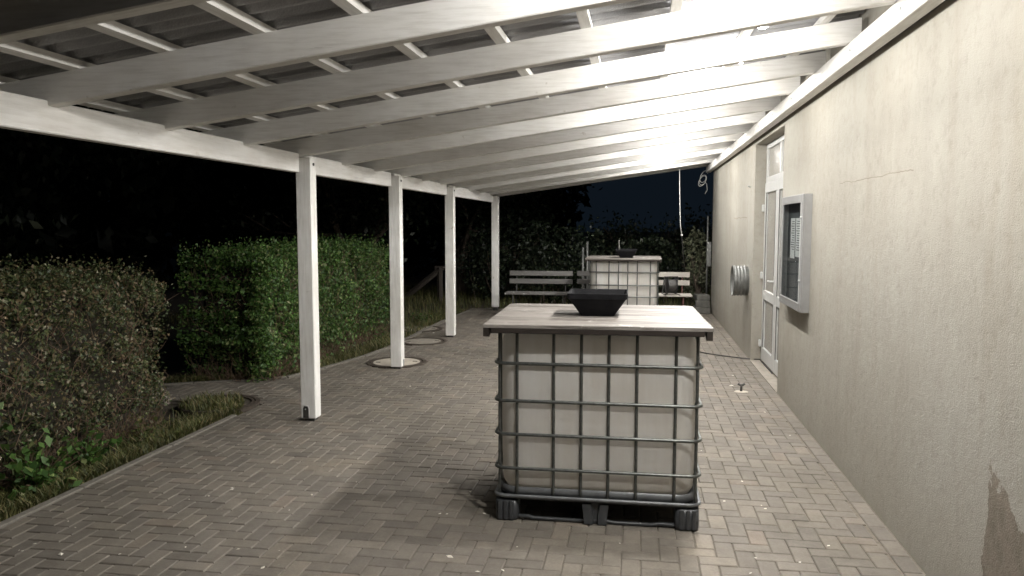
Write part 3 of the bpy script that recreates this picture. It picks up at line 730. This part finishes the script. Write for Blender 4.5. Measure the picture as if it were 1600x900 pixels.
    MB().box(-Wd/2+0.045, Wd/2-0.045, -D/2+0.006, -D/2+0.04, -0.004, 0.0255, 0.003).build('front_batten', M_RIM, tb)
    MB().box(-Wd/2+0.045, Wd/2-0.045, D/2-0.075, D/2-0.035, 0.0, 0.0265, 0.003).build('rear_batten', M_DARKWOOD, tb)
    for sx in (-1, 1):
        xo = sx*(Wd/2-0.018)
        mb = MB(); a0, a1 = min(xo, xo+sx*0.02), max(xo, xo+sx*0.02)
        mb.add([(x, y, z) for x in (xo-0.016, xo+0.016) for y, z in ((-D/2+0.004,0.0265),(-D/2+0.004,-0.022),(-D/2+0.03,-0.028),(-D/2+0.12,0.0),(D/2-0.12,0.0),(D/2-0.02,-0.02),(D/2-0.004,0.0265))], [tuple(range(7)), tuple(reversed(range(7,14)))]+[(k, k+7, (k+1) % 7+7, (k+1) % 7) for k in range(7)])
        mb.build('end_batten', M_RIM, tb)
    return T
T1 = (-0.2375, 4.876, 0)
make_tank(T1, 0.012, 'caged white plastic liquid tank on dark pallet in the foreground', 'weathered grey plank top on the foreground tank', '', 0.028)
T2 = (-0.245, 13.70, 0)
make_tank(T2, -0.01, 'caged white plastic liquid tank at the far benches', 'weathered grey plank top on the far tank', '', -0.01)

def make_bowl(loc, rz, label, s=1.0, stick=False):
    b = thing('square_bowl', loc, label, 'bowl', 'black square bowls on the tanks', rz)
    hb, ht, H = 0.103*s, 0.187*s, 0.146*s; r0, r1 = 0.012, 0.014
    rg = [rrect(hb, hb, r0, 0.001, 3), rrect(ht-0.011, ht-0.011, r1, H-0.035, 3), rrect(ht-0.004, ht-0.004, r1, H-0.033, 3), rrect(ht, ht, r1, H, 3), rrect(ht-0.007, ht-0.007, r1, H, 3), rrect(ht-0.018, ht-0.018, r1, H-0.035, 3), rrect(hb-0.006, hb-0.006, r0, 0.012, 3)]
    MB().rings(rg, True, True, False).build('shell', M_BOWL, b)
    MB().rings([rrect(hb+0.008, hb+0.008, r0, 0.035, 3), rrect(hb+0.012, hb+0.012, r0, 0.05, 3)], True, True, False).build('ash_bed', M_SOIL, b)
    if stick:
        st = MB().tube([(-0.115, 0.02, 0.06), (-0.125, 0.0, 0.16), (-0.128, -0.01, 0.30)], 0.011, 7).build('stick', M_STONE); st.location = loc
        tag(st, 'grey stick standing up in the far bowl', 'stick')
    return b
make_bowl((-0.250, 4.865, 1.1985), 0.015, 'black square flared bowl on the foreground plank table')
make_bowl((-0.215, 13.45, 1.1985), 0.0, 'black square flared bowl with a stick on the far plank table', 1.0, True)

# ================================================================== BENCHES etc. at the far end
def bench(x0, x1, y, label, wood, legm):
    L = x1-x0
    b = thing('bench', ((x0+x1)/2, y, 0), label, 'bench', 'slatted benches at the far end')
    for k, yy_ in enumerate((0.0, 0.115, 0.23, 0.345)): MB().box(-L/2, L/2, yy_, yy_+0.10, 0.445, 0.475, 0.004).build('seat_slat', wood, b)
    for z in (0.62, 0.775): MB().box(-L/2+0.02, L/2-0.02, 0.47+(z-0.5)*0.12, 0.495+(z-0.5)*0.12, z, z+0.095, 0.004).build('back_slat', wood, b)
    for sx in (-1, 1):
        x = sx*(L/2-0.16)
        MB().tube([(x,0.02,0.0),(x,0.03,0.435),(x,0.44,0.435),(x,0.50,0.52),(x,0.545,0.87)], 0.014, 7).build('side_frame', legm, b)
        MB().tube([(x,0.47,0.0),(x,0.42,0.43)], 0.014, 7).build('leg', legm, b)
    MB().tube([(-L/2+0.16,0.25,0.425),(L/2-0.16,0.25,0.425)], 0.012, 6).build('brace', legm, b)
    return b
bench(-2.52, -1.24, 14.25, 'dull grey slatted bench left of the far tank beside the end post', M_SILVERWOOD, M_DARKSTEEL)
bench(-1.20, -0.05, 14.33, 'grey slatted bench half hidden behind the far tank', M_SILVERWOOD, M_DARKSTEEL)
bench(0.05, 0.985, 14.28, 'pale slatted bench right of the far tank with a cable reel on it', M_PALEWOOD, M_RUST)
reel = thing('cable_reel', (0.60, 14.36, 0.4755), 'black cable reel standing on the pale bench beside the wall', 'cable reel', None, 0.25)
cy_ = lambda r, x, n=22: [(x, r*math.cos(2*math.pi*q/n), 0.165+r*math.sin(2*math.pi*q/n)) for q in range(n)]
MB().rings([cy_(0.15,-0.085),cy_(0.155,-0.08),cy_(0.15,-0.074)], True, True).build('flange', M_BLACK, reel)
MB().rings([cy_(0.15,0.074),cy_(0.155,0.08),cy_(0.15,0.085)], True, True).build('flange', M_BLACK, reel)
MB().rings([cy_(0.115+0.008*(q % 2), -0.073+q*0.0146) for q in range(11)], False, False).build('wound_cable', M_CABLE, reel)
MB().tube([(-0.13,-0.13,0.008),(-0.13,-0.02,0.30),(-0.13,0.0,0.335),(0.13,0.0,0.335),(0.13,0.0,0.30),(0.13,0.13,0.008),(0.13,-0.13,0.008)], 0.010, 7).build('stand', M_DARKSTEEL, reel)
MB().tube([(-0.13,-0.13,0.008),(-0.13,0.13,0.008),(-0.13,0.0,0.28)], 0.010, 7).build('stand', M_DARKSTEEL, reel)

# gate of thin bars behind the benches
gate = thing('garden_gate', (-0.95, 15.95, 0), 'thin steel bar gate with two tall posts behind the benches', 'gate')
for x, hgt in ((-0.20, 1.30), (-0.11, 1.42)): MB().tube([(x,0,-0.05),(x,0,hgt)], 0.024, 8).build('gate_post', M_VENT, gate)
MB().tube([(-0.07,0,0.12),(-0.07,0,1.0),(-0.04,0,1.03),(0.80,0,1.03),(0.83,0,1.0),(0.83,0,0.12)], 0.017, 8, closed=True).build('gate_frame', M_VENT, gate)
for k in range(6): MB().tube([(0.06+k*0.128,0,0.12),(0.06+k*0.128,0,1.03)], 0.010, 6).build('gate_bar', M_VENT, gate)

# stone pile and pole by the end of the wall
pile = [('grey stone slab at the bottom of the pile by the wall end', (1.26,15.62,0.0), 0.30,0.34,0.14, 0.1), ('grey stone slab in the middle of the pile by the wall end', (1.275,15.6,0.1405), 0.27,0.32,0.13, -0.06), ('grey stone slab on top of the pile by the wall end', (1.255,15.63,0.271), 0.26,0.30,0.11, 0.16)]
for lb, lc, sx, sy, sz, rz in pile:
    mb = MB().box(-sx/2, sx/2, -sy/2, sy/2, 0.001, sz, 0.014)
    mb.v = [(x+random.gauss(0,0.006), y+random.gauss(0,0.006), z) for x, y, z in mb.v]
    o = mb.build('stone_slab', M_STONE); o.location = lc; o.rotation_euler.z = rz; tag(o, lb, 'stone', 'stone slabs piled by the wall end')
pole = thing('steel_pole', (1.385, 16.05, 0), 'thin steel pole with a small plate beside the wall end', 'pole')
MB().tube([(0,0,-0.05),(0,0,1.95)], 0.017, 8).build('shaft', M_VENT, pole)
MB().box(-0.012, 0.075, -0.03, -0.019, 0.92, 1.42, 0.003).build('plate', M_VENT, pole)

# timber trestle beyond the second post gap
tr = thing('timber_trestle', (-4.75, 17.6, 0), 'dark timber trestle with a slanting beam among the trees', 'trestle')
def beamp(a, b2, w_, name='strut'):
    a, b2 = Vector(a), Vector(b2); MB().tube([a, b2], w_*0.72, 4, smooth=False).build(name, M_DARKWOOD, tr)
beamp((-0.75,0,0.05), (0.1,0,0.72), 0.09); beamp((0.08,0,-0.05), (0.08,0,0.75), 0.10, 'upright'); beamp((0.42,0.1,-0.05), (0.42,0.1,0.75), 0.07, 'upright'); beamp((-0.05,0.03,0.74), (0.7,0.12,0.74), 0.07, 'top_rail')

# manhole covers
def manhole(x, y, r, label, centre, filled=False):
    t_ = thing('manhole_cover', (x, y, 0), label, 'manhole cover', 'manhole covers beside the posts')
    cc = lambda rr, z, n=40: [(rr*math.cos(2*math.pi*q/n), rr*math.sin(2*math.pi*q/n), z) for q in range(n)]
    MB().rings([cc(r,-0.03), cc(r,0.009), cc(r-0.045,0.009), cc(r-0.047,-0.012)], False, False, False).build('iron_rim', M_IRON, t_)
    MB().rings([cc(r-0.056,-0.03), cc(r-0.056,0.008), cc(r-0.082,0.008), cc(r-0.084,-0.012)], False, False, False).build('cover_ring', M_IRON, t_)
    MB().rings([cc(r-0.0845,-0.03), cc(r-0.0845,0.006-(0.012 if filled else 0))], False, True, False).build('cover_fill', centre, t_)
    MB().rings([cc(r-0.04,-0.031),cc(0.01,-0.031)], False, True, False).build('shaft_bottom', M_SOIL, t_)
    if not filled:
        for a in (0.3, 0.3+math.pi): MB().box(-0.03,0.03,-0.008,0.008,0.0068,0.011).build('lifting_slot', M_IRON, t_).location = ((r-0.15)*math.cos(a), (r-0.15)*math.sin(a), 0)
    return t_
manhole(-3.06, 9.34, 0.385, 'round manhole cover with pale concrete centre behind the second post', M_CONC)
manhole(-3.22, 11.1, 0.365, 'round manhole cover with dull centre between second and third post', M_CONCD)
manhole(-3.68, 12.45, 0.40, 'round manhole cover half under grass beyond the third post', M_CONCD)
manhole(-4.08, 6.86, 0.385, 'round manhole ring overgrown by grass at the end of the near hedge', M_SOIL, True)

# small things on the paving
cb = [(0.36,11.2,0.30),(0.45,11.0,0.03),(0.70,10.75,0.008),(0.95,10.5,0.008),(1.2,10.33,0.008),(1.43,10.22,0.008),(1.56,10.18,0.02)]
def smooth(pts, k=5):
    P = [Vector(p) for p in pts]; out = []
    for i in range(len(P)-1):
        p0, p1, p2, p3 = P[max(i-1,0)], P[i], P[i+1], P[min(i+2,len(P)-1)]
        for q in range(k):
            t_ = q/k; out.append(0.5*((2*p1)+(p2-p0)*t_+(2*p0-5*p1+4*p2-p3)*t_*t_+(3*p1-p0-3*p2+p3)*t_**3))
    return out+[P[-1]]
o = MB().tube(smooth([(0.30,13.1,0.008),(0.42,12.2,0.008),(0.52,11.6,0.008),(0.66,11.1,0.009),(0.9,10.7,0.009),(1.2,10.45,0.009),(1.45,10.30,0.009),(1.585,10.22,0.02)]), 0.008, 6).build('floor_cable', M_CABLE); tag(o, 'thin dark cable lying across the paving to the door', 'cable')
st = thing('ground_valve', (1.095, 8.27, 0), 'small dark metal stub standing in the paving by the door', 'valve')
MB().tube([(0,0,0.0),(0,0,0.05),(0.003,0,0.075)], [0.014,0.012,0.013], 8).build('stem', M_DARKSTEEL, st)
MB().tube([(-0.035,0,0.085),(-0.012,0,0.07),(0.012,0,0.072),(0.036,0,0.088)], [0.013,0.012,0.012,0.014], 7).build('wing', M_DARKSTEEL, st)
MB().rings([[(r*math.cos(2*math.pi*q/14), 0.7*r*math.sin(2*math.pi*q/14), z) for q in range(14)] for r, z in ((0.075,0.001),(0.06,0.006))], False, True, False).build('mortar_patch', M_CONC, st)
cr = MB()
for k in range(150):
    x = random.uniform(-3.4, 1.3); y = 3.5+10*random.random()**1.5
    if -0.9 < x < 0.45 and 4.2 < y < 5.6: continue
    s_ = random.uniform(0.003, 0.009)*(2.0 if random.random() < 0.12 else 1)
    a = random.random()*6.28; z = 0.004
    cr.add([(x+s_*math.cos(a+q*1.57)*(1 if q % 2 else 1.7), y+s_*math.sin(a+q*1.57)*(1 if q % 2 else 1.7), z+random.random()*0.003) for q in range(4)]+[(x,y,z+s_*0.6)], [(0,1,4),(1,2,4),(2,3,4),(3,0,4)])
tag(cr.build('crumbs', M_CRUMB), 'tiny pale crumbs and petals scattered over the paving', 'litter', kind='stuff')

# ================================================================== PLANTS
def fnoise(p, s, seed=0):
    return (np.sin(p[:,0]*s*1.7+seed)+np.sin(p[:,1]*s*1.3+seed*2.1+p[:,2]*s*0.9)+np.sin(p[:,2]*s*2.1+seed*0.7+p[:,0]*s*0.6)+np.sin((p[:,1]+p[:,2])*s*2.9+seed*3))/4
def hedge(name, x0, x1, y0, y1, h, n, size, m, label, seed, faces, bottom=0.0, broad=1.5, ymax=99):
    T = thing(name, ((x0+x1)/2, (y0+y1)/2, 0), label, 'hedge', None); off = np.array([(x0+x1)/2, (y0+y1)/2, 0])
    pts = []; nrm = []
    areas = {'px':(y1-y0)*h, 'nx':(y1-y0)*h, 'ny':(x1-x0)*h, 'py':(x1-x0)*h, 'top':(x1-x0)*(y1-y0)}
    tot = sum(areas[f]*faces[f] for f in faces)
    for f, wgt in faces.items():
        k = int(n*areas[f]*wgt/tot); a = rng.random(k); b = rng.random(k)
        z = bottom+(h-bottom)*b
        if f == 'px': p = np.stack([np.full(k, x1), y0+(y1-y0)*a, z], 1); v = (1,0,0.25)
        elif f == 'nx': p = np.stack([np.full(k, x0), y0+(y1-y0)*a, z], 1); v = (-1,0,0.25)
        elif f == 'ny': p = np.stack([x0+(x1-x0)*a, np.full(k, y0), z], 1); v = (0,-1,0.25)
        elif f == 'py': p = np.stack([x0+(x1-x0)*a, np.full(k, y1), z], 1); v = (0,1,0.25)
        else: p = np.stack([x0+(x1-x0)*a, y0+(y1-y0)*b, np.full(k, h)], 1); v = (0,0,1)
        v = np.array(v)/np.linalg.norm(v)
        dep = 0.10*fnoise(p, 2.3, seed)+0.09*fnoise(p, 6.0, seed+4)+0.10*fnoise(p, 15, seed+9)
        dep = dep-0.16*rng.random(k)**1.6+0.03*rng.normal(size=k)
        thin = rng.random(k) > np.clip(-fnoise(p, 7.0, seed+2)*2.0+0.05, 0, 0.8)        # thin patches
        low = np.clip((0.35-p[:,2])/0.35, 0, 1) if f != 'top' else 0
        keep = thin & (rng.random(k) > 0.55*low)
        q = p+v*dep[:,None]-(v*0.12)*(low[:,None] if f != 'top' else 0)
        # round the upper edges
        over = np.clip(q[:,2]-(h-0.14), 0, None)
        if f != 'top': q = q-v*(over[:,None]**2)*3.0
        else:
            ex = np.minimum(np.minimum(q[:,0]-x0, x1-q[:,0]), np.minimum(q[:,1]-y0, y1-q[:,1])); q[:,2] -= np.clip(0.14-ex, 0, None)**2*4
        pts.append(q[keep]); nrm.append(np.tile(v, (keep.sum(),1)))
    P = np.concatenate(pts)-off; Nn = np.concatenate(nrm)
    leaves('foliage', P, size, m, T, Nn, 0.5)
    # shoots standing above the trimmed top
    k = int(n*0.012); sp = np.stack([x0+(x1-x0)*rng.random(k), y0+(y1-y0)*rng.random(k), np.full(k, h)], 1); q = []
    for s_ in sp:
        L = 0.05+0.14*rng.random()**2; dr = np.array([rng.normal()*0.3, rng.normal()*0.3, 1.0])
        for t_ in np.linspace(0, 1, 4): q.append(s_+dr*L*t_)
    leaves('shoots', np.array(q)-off, size*0.8, m, T)
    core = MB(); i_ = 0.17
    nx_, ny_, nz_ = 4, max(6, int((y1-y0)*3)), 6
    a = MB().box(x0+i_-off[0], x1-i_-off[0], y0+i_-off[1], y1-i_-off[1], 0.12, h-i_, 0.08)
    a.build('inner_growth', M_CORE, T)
    # twigs and stems
    tw = MB()
    for k in range(2200):
        y = random.uniform(y0+0.1, y1-0.16); x = x1-random.uniform(-0.03, 0.14) if random.random() < 0.8 else random.uniform(x0+0.1, x1)
        if x < x1-0.2: y = y0+random.uniform(0.02,0.2)
        z = random.uniform(0.0, h*0.9) if random.random() < 0.6 else 0.0
        L = random.uniform(0.08, 0.26); p0 = Vector((x-off[0], y-off[1], z)); d = Vector((random.gauss(0.15,0.35), random.gauss(0,0.6), random.choice((1,1,0.4)))).normalized()
        tw.tube([p0, p0+d*L*0.5+Vector((random.gauss(0,0.02),random.gauss(0,0.02),0)), p0+d*L], [0.0034,0.0024,0.0012], 3, caps=False)
    tag(tw.build('stems', M_TWIG, T), kind='stuff')
    k = int(n*0.035); yq = y0+(y1-y0)*rng.random(k); P2 = np.stack([np.full(k, x1+0.03), yq, h*rng.random(k)**1.2], 1); P2 = P2[(fnoise(P2, 3.1, seed+6) > 0.12) & (P2[:,1]+P2[:,2]*0.8 < ymax)]; P2 = P2+rng.normal(size=P2.shape)*0.05
    leaves('broad_leaves', P2-off, size*broad, M_LEAF_B, T, np.tile(np.array([1,0,0.5]), (len(P2),1)), 0.6, 0.7)
    return T
hedge('trimmed_hedge', -5.3, -4.17, 1.2, 6.22, 1.325, 80000, 0.032, M_LEAF_A, 'nearer trimmed hedge of small olive and brownish leaves at left', 1.3, {'px':1.0,'ny':0.2,'py':0.5,'top':0.55}, 0.0, 1.8, 5.4)
hedge('trimmed_hedge', -5.15, -4.08, 7.85, 12.15, 1.43, 62000, 0.042, M_LEAF_B, 'further trimmed green hedge behind the first white post', 5.1, {'px':1.0,'ny':1.0,'py':0.3,'top':0.5}, 0.02, 1.1)

def blades(name, P, h, m, lab=None, parent=None):
    n = len(P); H = h*(0.4+0.9*rng.random(n))[:,None]
    a = rng.random(n)*6.283; lean = np.stack([np.cos(a), np.sin(a), np.zeros(n)], 1)*(0.2+0.7*rng.random(n))[:,None]
    sd = np.stack([-np.sin(a), np.cos(a), np.zeros(n)], 1)*(0.0035+0.003*rng.random(n))[:,None]
    up = np.array([0,0,1.0])
    m1 = P+(up+lean*0.35)*H*0.55; tp = P+(up*0.92+lean)*H
    V = np.stack([P-sd, P+sd, m1+sd*0.8, m1-sd*0.8, tp+sd*0.12, tp-sd*0.12], 1).reshape(-1,3)
    b0 = np.arange(n)[:,None]*6; Fq = np.concatenate([b0+np.array([[0,1,2,3]]), b0+np.array([[3,2,4,5]])], 0)
    return np_mesh(name, V, Fq, m, parent)
def zpts(n, f):
    out = []
    while len(out) < n:
        p = f()
        if p is not None: out.append(p)
    return np.array(out)
def gA():
    y = random.uniform(1.5, 6.75); x = -3.745-abs(random.gauss(0, 0.22))
    if random.random() < 0.35: x = -3.74-random.random()*0.12
    return (x, y, -0.05)
def gA2():
    a = random.random()*6.283; r = 0.3*random.random()**0.5; return (-4.08+r*math.cos(a)-0.05, 6.8+r*math.sin(a), -0.01)
def gB():
    t_ = random.random(); k = t_*(len(kp)-1); i = min(int(k), len(kp)-2); u = k-i
    x = kp[i][0]*(1-u)+kp[i+1][0]*u; y = kp[i][1]*(1-u)+kp[i+1][1]*u
    if y < 8.2: return (x-0.02-random.random()*0.1, y+0.04+abs(random.gauss(0,0.1)), -0.05)
    return (x-0.04-abs(random.gauss(0, 0.26)), y+random.gauss(0,0.05), -0.05)
def gC():
    x = random.uniform(-9.0, 2.5); y = random.uniform(12.3, 21.0)
    if x > -3.6 and y < 15.85: return None
    if x > 1.4 and y < 16.0: return None
    return (x, y, -0.05)
PA = zpts(12000, gA); PA2 = zpts(700, gA2)
tag(blades('grass', np.concatenate([PA, PA2]), 0.10, M_GRASS), 'ragged grass strip between the kerb and the nearer hedge', 'grass', kind='stuff')
tag(blades('grass', zpts(9000, gB), 0.11, M_GRASS), 'grass strip at the foot of the further hedge', 'grass', kind='stuff')
tag(blades('grass', zpts(16000, gC), 0.2, M_GRASS), 'rough grass under the trees beyond the canopy', 'grass', kind='stuff')

def weed(x, y, s, n, m, label, group=None):
    T = thing('weed_plant', (x, y, -0.05), label, 'plant', group); P = []; O = []
    stm = MB()
    for k in range(n):
        a = random.random()*6.283; el = random.uniform(0.25, 1.3); L = s*random.uniform(0.5, 1.0)
        d = Vector((math.cos(a)*math.cos(el), math.sin(a)*math.cos(el), math.sin(el)))
        stm.tube([(0,0,0), d*L*0.6+Vector((0,0,0.02)), d*L], [0.004,0.003,0.002], 3, caps=False)
        for q in (0.3,0.4,0.5,0.6,0.7,0.8,0.9,1.0): P.append(tuple(d*L*q+Vector((random.gauss(0,0.02),random.gauss(0,0.02),random.gauss(0,0.02))))); O.append((random.gauss(0,0.5), random.gauss(0,0.5), 1))
    tag(stm.build('stems', M_TWIG, T), kind='stuff'); leaves('leaves', np.array(P), s*0.17, m, T, np.array(O), 0.7, 0.6)
weed(-4.0, 3.75, 0.34, 40, M_LEAF_B, 'big-leaved weed nearest the camera at the foot of the near hedge')
weed(-4.02, 4.45, 0.42, 46, M_LEAF_B, 'tall leafy weed in front of the near hedge left part')
weed(-4.05, 4.95, 0.36, 36, M_LEAF_B, 'leafy weed in front of the middle of the near hedge')
weed(-4.0, 5.6, 0.28, 30, M_GRASS, 'pale green weed near the far end of the near hedge')
weed(-3.85, 13.3, 0.30, 24, M_LEAF_B, 'low leafy weed on the grass by the third post')

def limb(mb, p0, d, L, r, depth, tips, spread=0.55):
    pts = [Vector(p0)]; dd = Vector(d).normalized()
    for k in range(4):
        dd = (dd+Vector((random.gauss(0,0.12), random.gauss(0,0.12), random.gauss(0.03,0.08)))).normalized(); pts.append(pts[-1]+dd*L/4)
    mb.tube(pts, [r*(1-0.13*k) for k in range(5)], 6 if depth > 1 else 4, caps=False)
    tips.append(pts[-1]); tips.append(pts[2])
    if depth > 0:
        for k in range(random.choice((2,3,3))):
            nd = (dd+Vector((random.gauss(0,spread), random.gauss(0,spread), random.gauss(0.12,0.35)))).normalized()
            limb(mb, pts[random.choice((2,3,4))], nd, L*random.uniform(0.55,0.8), r*0.5, depth-1, tips, spread)
def tree(name, x, y, H, r, n, size, m, label, group=None, depth=3, droop=0.0, clump=0.5, low=0.3):
    T = thing(name, (x, y, -0.06), label, 'tree', group); tk = MB(); tips = []
    tk.tube([(0,0,-0.1),(0.02,0.01,H*0.15),(random.gauss(0,0.1),random.gauss(0,0.1),H*low)], [r*1.35,r*1.05,r*0.85], 9)
    top = Vector(tk.v[-1])
    for k in range(5): limb(tk, (0,0,H*low*random.uniform(0.6,1.0)), (random.gauss(0,0.6), random.gauss(0,0.6), 1), H*random.uniform(0.24,0.34), r*0.6, depth-1, tips)
    tk.build('trunk', M_BARK, T)
    tp = np.array([tuple(t_) for t_ in tips]); idx = rng.integers(0, len(tp), n)
    P = tp[idx]+rng.normal(size=(n,3))*clump*np.array([1,1,0.75])
    if droop: P[:,2] -= droop*rng.random(n)**1.3
    P = P[P[:,2] > 0.25]
    leaves('crown', P, size, m, T, None, 0, 0.5, droop*0.6); return T
def shrub(name, x, y, w_, d_, h, n, size, m, label, group=None):
    T = thing(name, (x, y, -0.06), label, 'shrub', group); st_ = MB(); tips = []
    for k in range(9):
        a = random.random()*6.283; limb(st_, (random.gauss(0,w_*0.12), random.gauss(0,d_*0.12), 0), (math.cos(a)*0.35*w_/h, math.sin(a)*0.35*d_/h, 1), h*0.45, 0.018, 1, tips, 0.35)
    st_.build('stems', M_BARK, T)
    u = rng.normal(size=(n,3)); u /= np.linalg.norm(u, axis=1, keepdims=True); r_ = rng.random(n)[:,None]**0.45
    P = u*r_*np.array([w_/2, d_/2, h/2]); P[:,2] += h/2
    P *= 1+0.22*fnoise(P, 5.0/h, x)[:,None]; keep = fnoise(P, 7.0/h*1.5, y) > -0.38; P = P[keep & (P[:,2] > 0.05)]
    leaves('foliage', P, size, m, T, None, 0); return T
# behind the far end
shrub('laurel_bush', -1.75, 16.9, 2.3, 1.1, 1.75, 5200, 0.085, M_LEAF_T, 'leafy bush behind the left grey bench', 'bushes behind the benches')
shrub('laurel_bush', 0.15, 17.4, 1.9, 1.2, 1.65, 4200, 0.085, M_LEAF_T, 'leafy bush behind the far tank', 'bushes behind the benches')
shrub('laurel_bush', -3.3, 17.6, 1.9, 1.2, 1.7, 3600, 0.085, M_LEAF_T, 'leafy bush beyond the end post', 'bushes behind the benches')
shrub('climbing_shrub', 1.22, 16.55, 0.62, 0.6, 1.85, 1700, 0.075, M_LEAF_P, 'pale leafy shrub growing up beside the wall end', None)
tree('garden_tree', -3.3, 19.6, 4.2, 0.10, 4200, 0.12, M_LEAF_T, 'slim garden tree behind the left benches', 'trees beyond the canopy', 3, 0, 0.34, 0.2)
tree('garden_tree', -0.6, 21.0, 2.3, 0.08, 2600, 0.12, M_LEAF_T, 'low sparse tree in the middle behind the gate', 'trees beyond the canopy', 3, 0, 0.3, 0.2)
tree('garden_tree', 1.4, 21.5, 2.5, 0.08, 2400, 0.12, M_LEAF_T, 'low sparse tree at right behind the hanging cord', 'trees beyond the canopy', 3, 0, 0.3, 0.2)
tree('garden_tree', -4.6, 19.2, 5.6, 0.16, 5200, 0.13, M_LEAF_T, 'branching garden tree between the last two posts', 'trees beyond the canopy', 3, 0, 0.36, 0.22)
tree('garden_tree', -6.6, 17.0, 6.0, 0.17, 6000, 0.13, M_LEAF_T, 'broad garden tree between the second and third post', 'trees beyond the canopy', 3, 0, 0.4, 0.16)
tree('willow_tree', -9.3, 9.0, 7.0, 0.22, 9000, 0.16, M_LEAF_T, 'drooping willow at far left above the near hedge', 'trees beyond the canopy', 3, 2.3, 0.35, 0.42)
# dense dark trees closing the view to the left
for k, (x, y, H) in enumerate(((-15,4.5,9),(-15.5,9,10),(-14.5,13.5,10),(-13,18,10),(-11,22.5,10),(-8,25.5,9.5),(-4.6,27.5,7.5),(-12.2,14.5,7),(-9.5,20,7))):
    T = thing('dark_tree', (x, y, -0.06), ['leftmost unlit tree in the dark background','second unlit background tree from the left','third unlit background tree from the left','fourth unlit background tree from the left','fifth unlit background tree from the left','sixth unlit background tree from the left','unlit tree behind the last posts','unlit tree low behind the further hedge','unlit tree low behind the garden trees'][k], 'tree', 'unlit trees in the background')
    tk = MB(); tips = []; tk.tube([(0,0,-0.1),(0.05,0,H*0.35),(0,0.1,H*0.8)], [0.26,0.2,0.08], 8)
    for q in range(6): limb(tk, (0,0,H*random.uniform(0.15,0.5)), (random.gauss(0,1),random.gauss(0,1),0.8), H*0.25, 0.09, 1, tips)
    tk.build('trunk', M_BARK, T)
    n = 6500; u = rng.normal(size=(n,3)); u /= np.linalg.norm(u, axis=1, keepdims=True); r_ = rng.random(n)[:,None]**0.4
    P = u*r_*np.array([2.9,2.9,H*0.52]); P[:,2] += H*0.5; P *= 1+0.15*fnoise(P, 1.2, k)[:,None]; P = P[P[:,2] > 0.1]
    leaves('crown', P, 0.42, M_LEAF_D, T)
